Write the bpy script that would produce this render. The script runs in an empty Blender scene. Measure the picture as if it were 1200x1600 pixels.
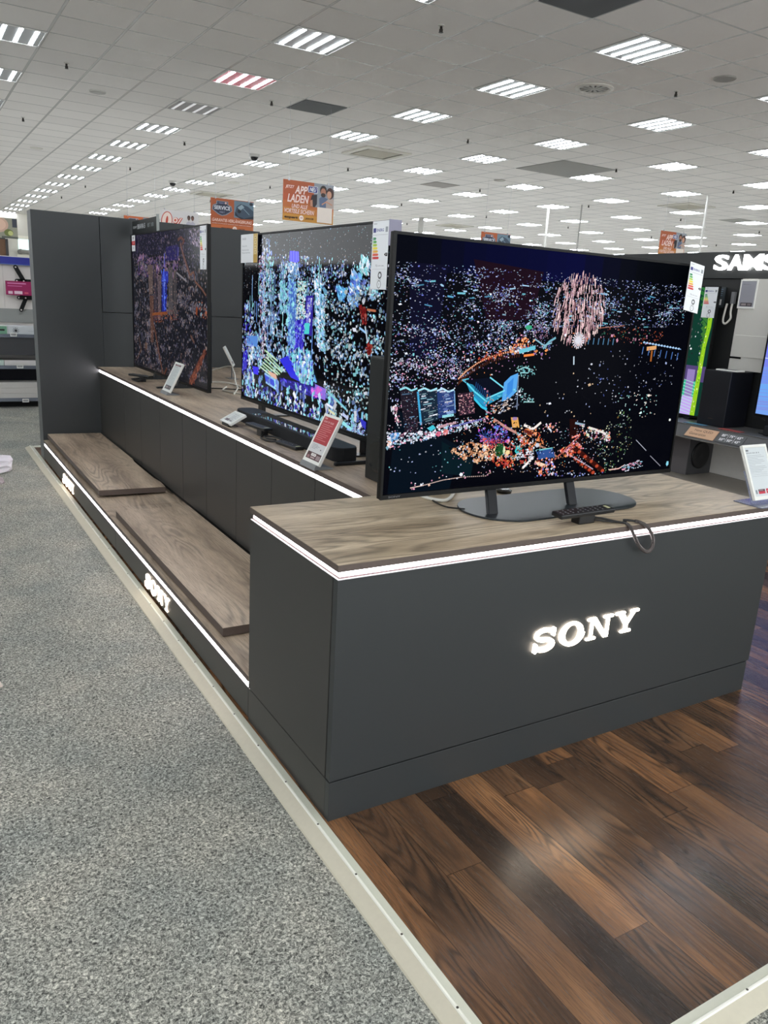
import bpy, bmesh, math, random
from mathutils import Vector, Matrix

PI = math.pi
SC = bpy.context.scene
COL = SC.collection

# ------------------------------------------------------------------ camera, world, exposure
CAM = Vector((-0.982, -1.826, 1.55))
YAW, PITCH, ROLL, FPX = 0.550334, -0.263115, 0.05689954, 1225.09
fwd = Vector((math.sin(YAW) * math.cos(PITCH), math.cos(YAW) * math.cos(PITCH), math.sin(PITCH)))
r0 = fwd.cross(Vector((0, 0, 1))).normalized()
u0 = r0.cross(fwd)
rgt = r0 * math.cos(ROLL) + u0 * math.sin(ROLL)
upv = -r0 * math.sin(ROLL) + u0 * math.cos(ROLL)
cd = bpy.data.cameras.new('camera')
cam = bpy.data.objects.new('camera', cd)
COL.objects.link(cam)
cd.sensor_fit = 'VERTICAL'
cd.sensor_height = 32.0
cd.lens = FPX / 1600.0 * 32.0
cd.clip_start = 0.02
cd.clip_end = 200
M = Matrix((rgt, upv, -fwd)).transposed().to_4x4()
M.translation = CAM
cam.matrix_world = M
SC.camera = cam

world = bpy.data.worlds.new('daylight_fill')  # even ambient fill through the open sides, added to brighten the ceiling
SC.world = world
world.use_nodes = True
wb = world.node_tree.nodes['Background']
wb.inputs[0].default_value = (0.93, 0.97, 1.0, 1)
wb.inputs[1].default_value = 2.6

SC.view_settings.view_transform = 'Standard'
SC.view_settings.look = 'None'
SC.view_settings.gamma = 1
SC.view_settings.use_curve_mapping = False
SC.view_settings.exposure = 0.0
SC.cycles.max_bounces = 8
SC.cycles.diffuse_bounces = 5
SC.cycles.glossy_bounces = 4
SC.cycles.use_denoising = True
SC.cycles.sample_clamp_indirect = 6.0

# ------------------------------------------------------------------ helpers
def lin(c):
    o = []
    for v in c[:3]:
        v = v / 255.0
        o.append(v / 12.92 if v <= 0.04045 else ((v + 0.055) / 1.055) ** 2.4)
    return (o[0], o[1], o[2], 1.0)

def frame_px(p):
    v = Vector(p) - CAM
    d = v.dot(fwd)
    if d <= 0.05:
        return None
    return 600 + FPX * v.dot(rgt) / d, 800 - FPX * v.dot(upv) / d

MATS = {}
def mat(name, rgb=(128, 128, 128), rough=0.5, metal=0.0, spec=0.5, emit=None, es=0.0, bump=None, var=0.0, trans=0.0, coat=0.0):
    """principled material; rgb in sRGB 0-255, with faint procedural mottling"""
    if name in MATS:
        return MATS[name]
    m = bpy.data.materials.new(name)
    m.use_nodes = True
    nt = m.node_tree
    b = nt.nodes['Principled BSDF']
    b.inputs['Base Color'].default_value = lin(rgb)
    b.inputs['Roughness'].default_value = rough
    b.inputs['Metallic'].default_value = metal
    b.inputs['Specular IOR Level'].default_value = spec
    b.inputs['Coat Weight'].default_value = coat
    b.inputs['Transmission Weight'].default_value = trans
    if emit:
        b.inputs['Emission Color'].default_value = lin(emit)
        b.inputs['Emission Strength'].default_value = es
    if var or bump:
        tc = nt.nodes.new('ShaderNodeTexCoord')
        nz = nt.nodes.new('ShaderNodeTexNoise')
        nz.inputs['Scale'].default_value = bump[0] if bump else 30
        nz.inputs['Detail'].default_value = 4
        nt.links.new(tc.outputs['Object'], nz.inputs['Vector'])
        if var:
            mx = nt.nodes.new('ShaderNodeMixRGB')
            c = lin(rgb)
            mx.inputs[1].default_value = tuple(x * (1 - var) for x in c[:3]) + (1,)
            mx.inputs[2].default_value = tuple(min(1, x * (1 + var)) for x in c[:3]) + (1,)
            nt.links.new(nz.outputs[0], mx.inputs[0])
            nt.links.new(mx.outputs[0], b.inputs['Base Color'])
        if bump:
            bp = nt.nodes.new('ShaderNodeBump')
            bp.inputs['Strength'].default_value = bump[1]
            bp.inputs['Distance'].default_value = 0.002
            nt.links.new(nz.outputs[0], bp.inputs['Height'])
            nt.links.new(bp.outputs[0], b.inputs['Normal'])
    MATS[name] = m
    return m

def math_node(nt, op, a, b=None, c=None):
    n = nt.nodes.new('ShaderNodeMath')
    n.operation = op
    for i, v in enumerate((a, b, c)):
        if v is None:
            continue
        if isinstance(v, (int, float)):
            n.inputs[i].default_value = v
        else:
            nt.links.new(v, n.inputs[i])
    return n.outputs[0]

def ramp(nt, fac, stops):
    n = nt.nodes.new('ShaderNodeValToRGB')
    cr = n.color_ramp
    while len(cr.elements) < len(stops):
        cr.elements.new(0.5)
    for e, (p, c) in zip(cr.elements, stops):
        e.position = p
        e.color = lin(c)
    nt.links.new(fac, n.inputs[0])
    return n.outputs[0]

def mixc(nt, f, a, b, mode='MIX'):
    n = nt.nodes.new('ShaderNodeMixRGB')
    n.blend_type = mode
    for i, v in enumerate((f, a, b)):
        if isinstance(v, (int, float)):
            n.inputs[i].default_value = v
        elif isinstance(v, tuple):
            n.inputs[i].default_value = v
        else:
            nt.links.new(v, n.inputs[i])
    return n.outputs[0]

def combine(nt, x, y, z):
    n = nt.nodes.new('ShaderNodeCombineXYZ')
    for i, v in enumerate((x, y, z)):
        if isinstance(v, (int, float)):
            n.inputs[i].default_value = v
        else:
            nt.links.new(v, n.inputs[i])
    return n.outputs[0]

def noise(nt, vec, scale, detail=3, rough=0.5, dist=0.0):
    n = nt.nodes.new('ShaderNodeTexNoise')
    n.inputs['Scale'].default_value = scale
    n.inputs['Detail'].default_value = detail
    n.inputs['Roughness'].default_value = rough
    n.inputs['Distortion'].default_value = dist
    nt.links.new(vec, n.inputs['Vector'])
    return n.outputs[0]

def wood_mat(name, axis, dark, mid, light, rough=0.45, plank_w=None, plank_l=1.3, grain=1.0, freq=95.0):
    """oak-like laminate, grain along axis 'x' or 'y'; optional planks"""
    m = bpy.data.materials.new(name)
    m.use_nodes = True
    nt = m.node_tree
    b = nt.nodes['Principled BSDF']
    g = nt.nodes.new('ShaderNodeNewGeometry')
    sp = nt.nodes.new('ShaderNodeSeparateXYZ')
    nt.links.new(g.outputs['Position'], sp.inputs[0])
    if axis == 'y':
        cr, al = sp.outputs[0], sp.outputs[1]
    else:
        cr, al = sp.outputs[1], sp.outputs[0]
    zz = sp.outputs[2]
    cr = math_node(nt, 'ADD', cr, 40.0)
    al = math_node(nt, 'ADD', al, 40.0)
    rnd = 0.5
    if plank_w:
        ci = math_node(nt, 'DIVIDE', cr, plank_w)
        cf = math_node(nt, 'FLOOR', ci)
        wn = nt.nodes.new('ShaderNodeTexWhiteNoise')
        wn.noise_dimensions = '1D'
        nt.links.new(cf, wn.inputs['W'])
        al2 = math_node(nt, 'ADD', math_node(nt, 'DIVIDE', al, plank_l), wn.outputs[0])
        af = math_node(nt, 'FLOOR', al2)
        wn2 = nt.nodes.new('ShaderNodeTexWhiteNoise')
        wn2.noise_dimensions = '2D'
        nt.links.new(combine(nt, cf, af, 0.0), wn2.inputs['Vector'])
        rnd = wn2.outputs[0]
        off = math_node(nt, 'MULTIPLY', rnd, 37.0)
    else:
        off = 3.7
    cw = math_node(nt, 'ADD', cr, zz)
    # broad colour
    v1 = combine(nt, math_node(nt, 'MULTIPLY', cw, 9.0), math_node(nt, 'MULTIPLY', al, 1.1), off)
    n1 = noise(nt, v1, 1.0, 3, 0.55)
    # cathedral grain: rings of a stretched noise
    v2 = combine(nt, math_node(nt, 'MULTIPLY', cw, 7.5), math_node(nt, 'MULTIPLY', al, 1.0), off)
    n2 = noise(nt, v2, 0.9, 1.5, 0.45, 0.25)
    rings = math_node(nt, 'SINE', math_node(nt, 'MULTIPLY', n2, freq))
    rings = math_node(nt, 'POWER', math_node(nt, 'MULTIPLY_ADD', rings, 0.5, 0.5), 2.2)
    # fine pores
    v3 = combine(nt, math_node(nt, 'MULTIPLY', cw, 420.0), math_node(nt, 'MULTIPLY', al, 14.0), off)
    n3 = noise(nt, v3, 1.0, 2, 0.6)
    col = ramp(nt, n1, [(0.30, dark), (0.5, mid), (0.72, light)])
    if plank_w:
        tint = ramp(nt, rnd, [(0.0, (120, 116, 118)), (0.3, (168, 158, 154)), (0.55, (206, 194, 184)), (0.8, (238, 218, 198)), (1.0, (255, 232, 206))])
        col = mixc(nt, 0.95, col, tint, 'MULTIPLY')
    dk = lin(tuple(c * 0.42 for c in dark))
    msk = noise(nt, combine(nt, math_node(nt, 'MULTIPLY', cw, 5.0), math_node(nt, 'MULTIPLY', al, 1.4), off), 1.0, 2)
    msk = math_node(nt, 'MULTIPLY', math_node(nt, 'SUBTRACT', msk, 0.34), 4.0)
    msk = math_node(nt, 'MINIMUM', math_node(nt, 'MAXIMUM', msk, 0.0), 1.0)
    fg = math_node(nt, 'MULTIPLY', math_node(nt, 'MULTIPLY', rings, msk), 0.62 * grain)
    col = mixc(nt, fg, col, dk)
    fp = math_node(nt, 'MULTIPLY', math_node(nt, 'MAXIMUM', math_node(nt, 'SUBTRACT', n3, 0.48), 0.0), 2.6 * grain)
    fp = math_node(nt, 'MINIMUM', fp, 0.75)
    col = mixc(nt, fp, col, dk)
    if plank_w:
        fr = math_node(nt, 'FRACT', ci)
        e1 = math_node(nt, 'LESS_THAN', fr, 0.0022 / plank_w)
        fa = math_node(nt, 'FRACT', al2)
        e2 = math_node(nt, 'LESS_THAN', fa, 0.0022 / plank_l)
        e = math_node(nt, 'MAXIMUM', e1, e2)
        col = mixc(nt, math_node(nt, 'MULTIPLY', e, 0.7), col, lin((20, 14, 10)))
    nt.links.new(col, b.inputs['Base Color'])
    rr = math_node(nt, 'MULTIPLY_ADD', n3, 0.18, rough - 0.09)
    nt.links.new(rr, b.inputs['Roughness'])
    bp = nt.nodes.new('ShaderNodeBump')
    bp.inputs['Strength'].default_value = 0.18
    bp.inputs['Distance'].default_value = 0.001
    nt.links.new(n3, bp.inputs['Height'])
    nt.links.new(bp.outputs[0], b.inputs['Normal'])
    MATS[name] = m
    return m

def tag(o, label=None, cat=None, group=None, kind=None):
    if label: o['label'] = label
    if cat: o['category'] = cat
    if group: o['group'] = group
    if kind: o['kind'] = kind
    return o

def link_mesh(name, me, parent=None, m=None):
    o = bpy.data.objects.new(name, me)
    COL.objects.link(o)
    if m:
        me.materials.append(m)
    if parent:
        o.parent = parent
    return o

def thing(name, label, cat, loc=(0, 0, 0), rz=0.0, group=None):
    o = bpy.data.objects.new(name, None)
    o.empty_display_size = 0.05
    COL.objects.link(o)
    o.location = loc
    o.rotation_euler = (0, 0, rz)
    return tag(o, label, cat, group)

class MB:
    """collects shapes into one mesh"""
    def __init__(s):
        s.bm = bmesh.new()
    def box(s, x0, x1, y0, y1, z0, z1):
        v = [s.bm.verts.new(p) for p in ((x0, y0, z0), (x1, y0, z0), (x1, y1, z0), (x0, y1, z0), (x0, y0, z1), (x1, y0, z1), (x1, y1, z1), (x0, y1, z1))]
        for f in ((0, 3, 2, 1), (4, 5, 6, 7), (0, 1, 5, 4), (1, 2, 6, 5), (2, 3, 7, 6), (3, 0, 4, 7)):
            s.bm.faces.new([v[i] for i in f])
        return s
    def prism(s, pts, h, axis='z', base=0.0):
        """pts: outline (a,b); extruded from base by h along axis"""
        def P(a, b, c):
            return {'z': (a, b, c), 'y': (a, c, b), 'x': (c, a, b)}[axis]
        lo = [s.bm.verts.new(P(a, b, base)) for a, b in pts]
        hi = [s.bm.verts.new(P(a, b, base + h)) for a, b in pts]
        n = len(pts)
        s.bm.faces.new(lo[::-1]); s.bm.faces.new(hi)
        for i in range(n):
            s.bm.faces.new((lo[i], lo[(i + 1) % n], hi[(i + 1) % n], hi[i]))
        return s
    def cyl(s, p0, p1, r0_, r1_=None, n=16):
        r1_ = r0_ if r1_ is None else r1_
        p0 = Vector(p0); p1 = Vector(p1)
        d = (p1 - p0).normalized()
        a = d.orthogonal().normalized(); b = d.cross(a)
        A = [s.bm.verts.new(p0 + (a * math.cos(t) + b * math.sin(t)) * r0_) for t in [2 * PI * i / n for i in range(n)]]
        B = [s.bm.verts.new(p1 + (a * math.cos(t) + b * math.sin(t)) * r1_) for t in [2 * PI * i / n for i in range(n)]]
        s.bm.faces.new(A[::-1]); s.bm.faces.new(B)
        for i in range(n):
            s.bm.faces.new((A[i], A[(i + 1) % n], B[(i + 1) % n], B[i]))
        return s
    def lathe(s, prof, c=(0, 0, 0), n=32):
        """prof list of (r,z), spun about z at c"""
        rows = []
        for r, z in prof:
            rows.append([s.bm.verts.new((c[0] + r * math.cos(2 * PI * i / n), c[1] + r * math.sin(2 * PI * i / n), c[2] + z)) for i in range(n)])
        for a, b in zip(rows, rows[1:]):
            for i in range(n):
                s.bm.faces.new((a[i], a[(i + 1) % n], b[(i + 1) % n], b[i]))
        s.bm.faces.new(rows[0][::-1]); s.bm.faces.new(rows[-1])
        return s
    def tube(s, pts, r, n=8):
        pts = [Vector(p) for p in pts]
        rows = []
        t0 = (pts[1] - pts[0]).normalized()
        nrm = t0.orthogonal().normalized()
        for i, p in enumerate(pts):
            t = (pts[min(i + 1, len(pts) - 1)] - pts[max(i - 1, 0)]).normalized()
            nrm = (nrm - t * nrm.dot(t)).normalized()
            b = t.cross(nrm)
            rows.append([s.bm.verts.new(p + (nrm * math.cos(2 * PI * k / n) + b * math.sin(2 * PI * k / n)) * r) for k in range(n)])
        for a, b in zip(rows, rows[1:]):
            for k in range(n):
                s.bm.faces.new((a[k], a[(k + 1) % n], b[(k + 1) % n], b[k]))
        s.bm.faces.new(rows[0][::-1]); s.bm.faces.new(rows[-1])
        return s
    def build(s, name, m=None, parent=None, bevel=0.0, smooth=False, seg=2):
        bmesh.ops.recalc_face_normals(s.bm, faces=s.bm.faces)
        if bevel:
            bmesh.ops.bevel(s.bm, geom=list(s.bm.edges), offset=bevel, segments=seg, affect='EDGES', profile=0.5, clamp_overlap=True)
        me = bpy.data.meshes.new(name)
        s.bm.to_mesh(me); s.bm.free()
        if smooth:
            for p in me.polygons:
                p.use_smooth = True
        return link_mesh(name, me, parent, m)

def spline(pts, k=8):
    """Catmull-Rom through points"""
    pts = [Vector(p) for p in pts]
    P = [pts[0]] + pts + [pts[-1]]
    out = []
    for i in range(1, len(P) - 2):
        for j in range(k):
            t = j / k
            a, b, c, d = P[i - 1], P[i], P[i + 1], P[i + 2]
            out.append(0.5 * ((2 * b) + (c - a) * t + (2 * a - 5 * b + 4 * c - d) * t * t + (3 * b - a - 3 * c + d) * t ** 3))
    out.append(pts[-1])
    return out

def structure(name, mb, m, bevel=0.0, parent=None):
    o = mb.build(name, m, parent, bevel)
    if not parent:
        o['kind'] = 'structure'
    return o

_TXT = {}
def text_tris(s, bold=0.0, shear=0.0):
    key = (s, bold, shear)
    if key in _TXT:
        return _TXT[key]
    cu = bpy.data.curves.new('t', 'FONT')
    cu.body = s; cu.size = 1.0; cu.offset = bold; cu.shear = shear; cu.resolution_u = 3
    o = bpy.data.objects.new('t', cu)
    COL.objects.link(o)
    dg = bpy.context.evaluated_depsgraph_get()
    dg.update()
    me = bpy.data.meshes.new_from_object(o.evaluated_get(dg))
    vs = [(v.co.x, v.co.y) for v in me.vertices]
    fs = [[vs[i] for i in p.vertices] for p in me.polygons]
    bpy.data.objects.remove(o); bpy.data.curves.remove(cu); bpy.data.meshes.remove(me)
    xs = [v[0] for v in vs] or [0, 1]; ys = [v[1] for v in vs] or [0, 1]
    r = (fs, min(xs), max(xs), min(ys), max(ys))
    _TXT[key] = r
    return r

class Art:
    """flat picture made of coloured polygons; u right, v down (0..1), faces local -Y"""
    def __init__(s, W, H, eps=0.000018):
        s.W, s.H, s.eps = W, H, eps
        s.v = []; s.f = []; s.c = []; s.L = 0; s.vmax = 1.0
    def P(s, u, v, L):
        return (u * s.W, -L * s.eps, (1 - v) * s.H)
    def poly(s, pts, col, L=None, k=1.0):
        L = s.L if L is None else L
        n = len(s.v)
        s.v += [s.P(min(max(u, 0.0), 1.0), min(max(v, 0.0), s.vmax), L) for u, v in pts]
        s.f.append(list(range(n, n + len(pts))))
        c = lin(col)
        s.c.append((c[0] * k, c[1] * k, c[2] * k, 1))
    def rect(s, u0_, v0, u1, v1, col, L=None, k=1.0):
        s.poly([(u0_, v0), (u1, v0), (u1, v1), (u0_, v1)], col, L, k)
    def line(s, pts, w, col, L=None, k=1.0):
        for (a, b), (c, d) in zip(pts, pts[1:]):
            dx = (c - a) * s.W; dy = (d - b) * s.H
            l = math.hypot(dx, dy) or 1e-6
            nx = -dy / l * w / 2 / s.W; ny = dx / l * w / 2 / s.H
            s.poly([(a + nx, b + ny), (c + nx, d + ny), (c - nx, d - ny), (a - nx, b - ny)], col, L, k)
    def dot(s, u, v, rx, ry, col, L=None, n=5, k=1.0, rot=0.0):
        ca, sa = math.cos(rot), math.sin(rot)
        pts = []
        for i in range(n):
            t = 2 * PI * i / n + 0.4
            x, y = rx * math.cos(t), ry * math.sin(t)
            pts.append((u + (x * ca - y * sa) / s.W, v + (x * sa + y * ca) / s.H))
        s.poly(pts, col, L, k)
    def inside(s, reg, u, v):
        c = False
        j = len(reg) - 1
        for i in range(len(reg)):
            (x1, y1), (x2, y2) = reg[i], reg[j]
            if (y1 > v) != (y2 > v) and u < (x2 - x1) * (v - y1) / (y2 - y1) + x1:
                c = not c
            j = i
        return c
    def scatter(s, reg, n, size, cols, seed, k=(0.6, 1.2), aspect=(0.6, 1.8), spread=7, rot=0.0, clump=0):
        rn = random.Random(seed)
        us = [p[0] for p in reg]; vs = [p[1] for p in reg]
        L0 = s.L
        cen = [(rn.uniform(min(us), max(us)), rn.uniform(min(vs), max(vs))) for _ in range(clump)]
        m = 0; tries = 0
        while m < n and tries < n * 12:
            tries += 1
            if clump and rn.random() < 0.55:
                c = rn.choice(cen)
                u = rn.gauss(c[0], 0.02); v = rn.gauss(c[1], 0.012)
            else:
                u = rn.uniform(min(us), max(us)); v = rn.uniform(min(vs), max(vs))
            if not s.inside(reg, u, v):
                continue
            if not (0.004 < u < 0.996 and 0.004 < v < 0.996):
                continue
            m += 1
            r = rn.uniform(*size) * (2.0 if rn.random() < 0.05 else 1.0)
            a = rn.uniform(*aspect)
            s.dot(u, v, r * math.sqrt(a), r / math.sqrt(a), rn.choice(cols), L0 + rn.randrange(spread), rn.choice((4, 4, 5)), rn.uniform(*k), rot + rn.gauss(0, 0.25))
        s.L = L0 + spread
    def text(s, t, u, v, h, col, w=None, bold=0.0, shear=0.0, L=None, k=1.0, rot=0.0):
        """t fitted in a box: left u, top v, height h (fraction of H), width w (fraction of W)"""
        L = s.L if L is None else L
        fs, x0, x1, y0, y1 = text_tris(t, bold, shear)
        sy = h * s.H / (y1 - y0)
        sx = (w * s.W / (x1 - x0)) if w else sy
        ca, sa = math.cos(rot), math.sin(rot)
        for f in fs:
            pts = []
            for x, y in f:
                X = (x - x0) * sx; Y = (y1 - y) * sy
                pts.append((u + (X * ca - Y * sa) / s.W, v + (X * sa + Y * ca) / s.H))
            s.poly(pts, col, L, k)
    def ring(s, u, v, r, w, col, L=None, n=20, k=1.0):
        pts = [(u + r * math.cos(2 * PI * i / n) / s.W, v + r * math.sin(2 * PI * i / n) / s.H) for i in range(n + 1)]
        s.line(pts, w, col, L, k)
    def build(s, name, parent, m, loc=(0, 0, 0), rot=(0, 0, 0)):
        me = bpy.data.meshes.new(name)
        me.from_pydata(s.v, [], s.f)
        at = me.color_attributes.new('Col', 'FLOAT_COLOR', 'CORNER')
        buf = []
        for f, c in zip(s.f, s.c):
            buf += list(c) * len(f)
        at.data.foreach_set('color', buf)
        # all faces look toward -Y
        bm = bmesh.new(); bm.from_mesh(me)
        bm.normal_update()
        flip = [f for f in bm.faces if f.normal.y > 0]
        bmesh.ops.reverse_faces(bm, faces=flip)
        bm.to_mesh(me); bm.free()
        o = link_mesh(name, me, parent, m)
        o.location = loc; o.rotation_euler = rot
        return o

def attr_mat(name, emit, rough=0.3, base_k=1.0, coat=0.0, spec=0.5):
    m = bpy.data.materials.new(name)
    m.use_nodes = True
    nt = m.node_tree
    b = nt.nodes['Principled BSDF']
    a = nt.nodes.new('ShaderNodeAttribute'); a.attribute_name = 'Col'
    b.inputs['Roughness'].default_value = rough
    b.inputs['Specular IOR Level'].default_value = spec
    b.inputs['Coat Weight'].default_value = coat
    if emit:
        b.inputs['Base Color'].default_value = (0.0012, 0.0012, 0.0015, 1)
        nt.links.new(a.outputs['Color'], b.inputs['Emission Color'])
        b.inputs['Emission Strength'].default_value = emit
    else:
        nt.links.new(a.outputs['Color'], b.inputs['Base Color'])
    MATS[name] = m
    return m

SCREEN = attr_mat('antireflective lit screen', 1.0, 0.12, spec=0.008)
SCREEN_MATT = attr_mat('semi matt lit screen', 1.0, 0.2, spec=0.2)
SCREEN_GLOSS = attr_mat('glossy lit screen', 1.0, 0.06, spec=0.17)
PRINT = attr_mat('printed card', 0, 0.5)
PRINT_GLOSS = attr_mat('printed plastic', 0, 0.3)

# ------------------------------------------------------------------ materials
laminate = mat('anthracite laminate', (54, 57, 58), 0.42, spec=0.4, var=0.04, bump=(160, 0.05))
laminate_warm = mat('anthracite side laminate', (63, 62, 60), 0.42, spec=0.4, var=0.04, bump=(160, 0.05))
dark_core = mat('dark carcass', (16, 16, 17), 0.8)
edge_grey = mat('grey panel edge', (108, 112, 112), 0.5, var=0.03)
led_mat = mat('white light strip', (240, 240, 245), 0.4, emit=(255, 246, 250), es=16.0)
led_lip = mat('aluminium light channel', (235, 232, 235), 0.35, spec=0.6)
logo_mat = mat('backlit white lettering', (255, 255, 255), 0.4, emit=(255, 236, 214), es=11.0)
logo_side = mat('small backlit lettering', (255, 255, 255), 0.4, emit=(255, 232, 208), es=3.2)
groove_mat = mat('pink grey groove', (128, 104, 108), 0.5)
top_x = wood_mat('greige oak laminate along x', 'x', (156, 138, 114), (194, 175, 147), (220, 203, 175), 0.42, grain=0.75)
top_y = wood_mat('greige oak laminate along y', 'y', (148, 130, 111), (181, 162, 140), (205, 187, 164), 0.42, grain=0.75)
edge_wood = mat('brown laminate edge', (92, 80, 74), 0.5, var=0.12, bump=(80, 0.1))
floor_wood = wood_mat('dark oak planks', 'y', (96, 78, 64), (142, 111, 84), (176, 140, 106), 0.25, plank_w=0.128, plank_l=1.0, grain=1.25, freq=150.0)
black_plastic = mat('black plastic', (22, 23, 25), 0.38, spec=0.5, bump=(400, 0.05))
tv_black = mat('television frame black', (9, 10, 11), 0.4, spec=0.25)
black_gloss = mat('black gloss', (8, 8, 10), 0.12, spec=0.6)
black_metal = mat('black powder coated metal', (34, 36, 39), 0.3, metal=0.3)
black_fabric = mat('black speaker cloth', (20, 22, 26), 0.85, bump=(900, 0.4), var=0.2)
white_plastic = mat('white plastic', (232, 232, 226), 0.35, spec=0.5)
grey_plastic = mat('grey plastic', (120, 122, 124), 0.4)
acrylic = mat('clear acrylic', (205, 210, 232), 0.08, trans=0.75, spec=0.6)
white_cable = mat('white cable', (226, 224, 214), 0.45)
black_cable = mat('black cable', (24, 24, 24), 0.5)
steel = mat('brushed steel', (170, 170, 172), 0.35, metal=1.0)
trim_mat = mat('off-white threshold', (206, 207, 190), 0.42, var=0.05, bump=(60, 0.1))
ridge_mat = mat('white threshold ridge', (240, 240, 228), 0.35)
trim_side = mat('beige threshold slope', (198, 192, 172), 0.45, var=0.06, bump=(60, 0.1))

# carpet
def carpet_mat():
    m = bpy.data.materials.new('grey looped carpet')
    m.use_nodes = True
    nt = m.node_tree
    b = nt.nodes['Principled BSDF']
    g = nt.nodes.new('ShaderNodeNewGeometry')
    n1 = noise(nt, g.outputs['Position'], 128.0, 3, 0.7, 0.8)
    n2 = noise(nt, g.outputs['Position'], 420.0, 2, 0.6)
    n3 = noise(nt, g.outputs['Position'], 3.0, 3, 0.5)
    f = math_node(nt, 'ADD', math_node(nt, 'MULTIPLY', n1, 0.75), math_node(nt, 'MULTIPLY', n2, 0.25))
    c = ramp(nt, f, [(0.36, (52, 53, 52)), (0.46, (128, 129, 125)), (0.54, (180, 180, 173)), (0.66, (248, 246, 238))])
    c2 = ramp(nt, n3, [(0.3, (216, 220, 218)), (0.7, (252, 248, 240))])
    c = mixc(nt, 1.0, c, c2, 'MULTIPLY')
    nt.links.new(c, b.inputs['Base Color'])
    b.inputs['Roughness'].default_value = 0.95
    b.inputs['Specular IOR Level'].default_value = 0.15
    bp = nt.nodes.new('ShaderNodeBump')
    bp.inputs['Strength'].default_value = 0.7
    bp.inputs['Distance'].default_value = 0.004
    nt.links.new(n1, bp.inputs['Height'])
    nt.links.new(bp.outputs[0], b.inputs['Normal'])
    return m

# ceiling tiles with T-bars, 0.6 m grid
CZ = 3.86
GX, GY = 0.152 - 0.3, 3.877 - 0.3
def ceiling_mat():
    m = bpy.data.materials.new('mineral fibre ceiling tiles')
    m.use_nodes = True
    nt = m.node_tree
    b = nt.nodes['Principled BSDF']
    g = nt.nodes.new('ShaderNodeNewGeometry')
    sp = nt.nodes.new('ShaderNodeSeparateXYZ')
    nt.links.new(g.outputs['Position'], sp.inputs[0])
    fx = math_node(nt, 'DIVIDE', math_node(nt, 'SUBTRACT', sp.outputs[0], GX - 60.0), 0.6)
    fy = math_node(nt, 'DIVIDE', math_node(nt, 'SUBTRACT', sp.outputs[1], GY - 60.0), 0.6)
    def edge(f, w):
        a = math_node(nt, 'ABSOLUTE', math_node(nt, 'SUBTRACT', math_node(nt, 'FRACT', f), 0.5))
        return math_node(nt, 'GREATER_THAN', a, 0.5 - w / 2 / 0.6)
    bar = math_node(nt, 'MAXIMUM', edge(fx, 0.022), edge(fy, 0.018))
    gap = math_node(nt, 'MAXIMUM', edge(fx, 0.028), edge(fy, 0.024))
    wn = nt.nodes.new('ShaderNodeTexWhiteNoise'); wn.noise_dimensions = '2D'
    nt.links.new(combine(nt, math_node(nt, 'FLOOR', fx), math_node(nt, 'FLOOR', fy), 0.0), wn.inputs['Vector'])
    tile = ramp(nt, wn.outputs[0], [(0.0, (237, 233, 228)), (1.0, (244, 240, 235))])
    sp2 = noise(nt, g.outputs['Position'], 260.0, 2, 0.7)
    tile = mixc(nt, math_node(nt, 'MULTIPLY', sp2, 0.14), tile, lin((190, 186, 180)))
    c = mixc(nt, gap, tile, lin((150, 146, 140)))
    c = mixc(nt, bar, c, lin((158, 156, 152)))
    nt.links.new(c, b.inputs['Base Color'])
    nt.links.new(math_node(nt, 'MULTIPLY', bar, 0.6), b.inputs['Metallic'])
    nt.links.new(math_node(nt, 'MULTIPLY_ADD', bar, -0.60, 0.9), b.inputs['Roughness'])
    nt.links.new(math_node(nt, 'MULTIPLY_ADD', bar, 0.6, 0.15), b.inputs['Specular IOR Level'])
    return m

# ------------------------------------------------------------------ the setting
structure('floor', MB().box(-4.6, 9.0, -3.2, 9.62, -0.06, -0.014), carpet_mat())
bounce_floor = mat('pale light-bounce floor', (226, 226, 222), 0.55, var=0.03)  # unseen floor, its paleness made up to bounce light onto the ceiling
structure('floor', MB().box(-9, -4.6, -8, 33, -0.06, -0.014).box(9.0, 34, -8, 33, -0.06, -0.014).box(-4.6, 9.0, -8, -3.2, -0.06, -0.014).box(-4.6, 9.0, 9.62, 33, -0.06, -0.014), bounce_floor)
structure('floor', MB().box(-0.02, 9.0, -0.99, 6.27, -0.0139, 0.0), floor_wood)
structure('ceiling', MB().box(-9, 34, -8, 33, CZ, CZ + 0.1), ceiling_mat())
wall_m = mat('painted shop wall', (206, 202, 190), 0.8, var=0.04)
wall_b = structure('wall_back', MB().box(-9, 34, 31.0, 31.2, -0.014, CZ), wall_m)
structure('wall_right', MB().box(33.0, 33.2, -8, 31.0, -0.014, CZ), wall_m)
structure('wall_left_blocker', MB().box(-4.8, -4.6, -3, 31, -0.0139, 2.15), mat('dark reflection blocker', (34, 34, 36), 0.7, var=0.05))  # unseen low dark wall, added to darken the lower screen reflections
win = structure('window_1', MB().box(2.86, 3.9, 30.96, 31.0, 2.62, 2.98), mat('bright window pane', (225, 240, 240), 0.2, emit=(215, 245, 245), es=0.9))
structure('trim_1', MB().box(2.80, 3.96, 30.9, 30.955, 2.985, 3.1).box(2.80, 3.96, 30.9, 30.955, 2.30, 2.44), mat('white beam', (236, 232, 216), 0.6))
pipe = MB().cyl((2.9, 30.7, 2.54), (4.6, 30.7, 2.50), 0.07).cyl((2.9, 30.7, 2.54), (2.9, 30.95, 2.54), 0.09).build('wall_pipe', mat('grey pipe', (128, 126, 118), 0.5), smooth=False)
tag(pipe, 'grey pipe running along the far wall under the bright window', 'pipe')
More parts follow.
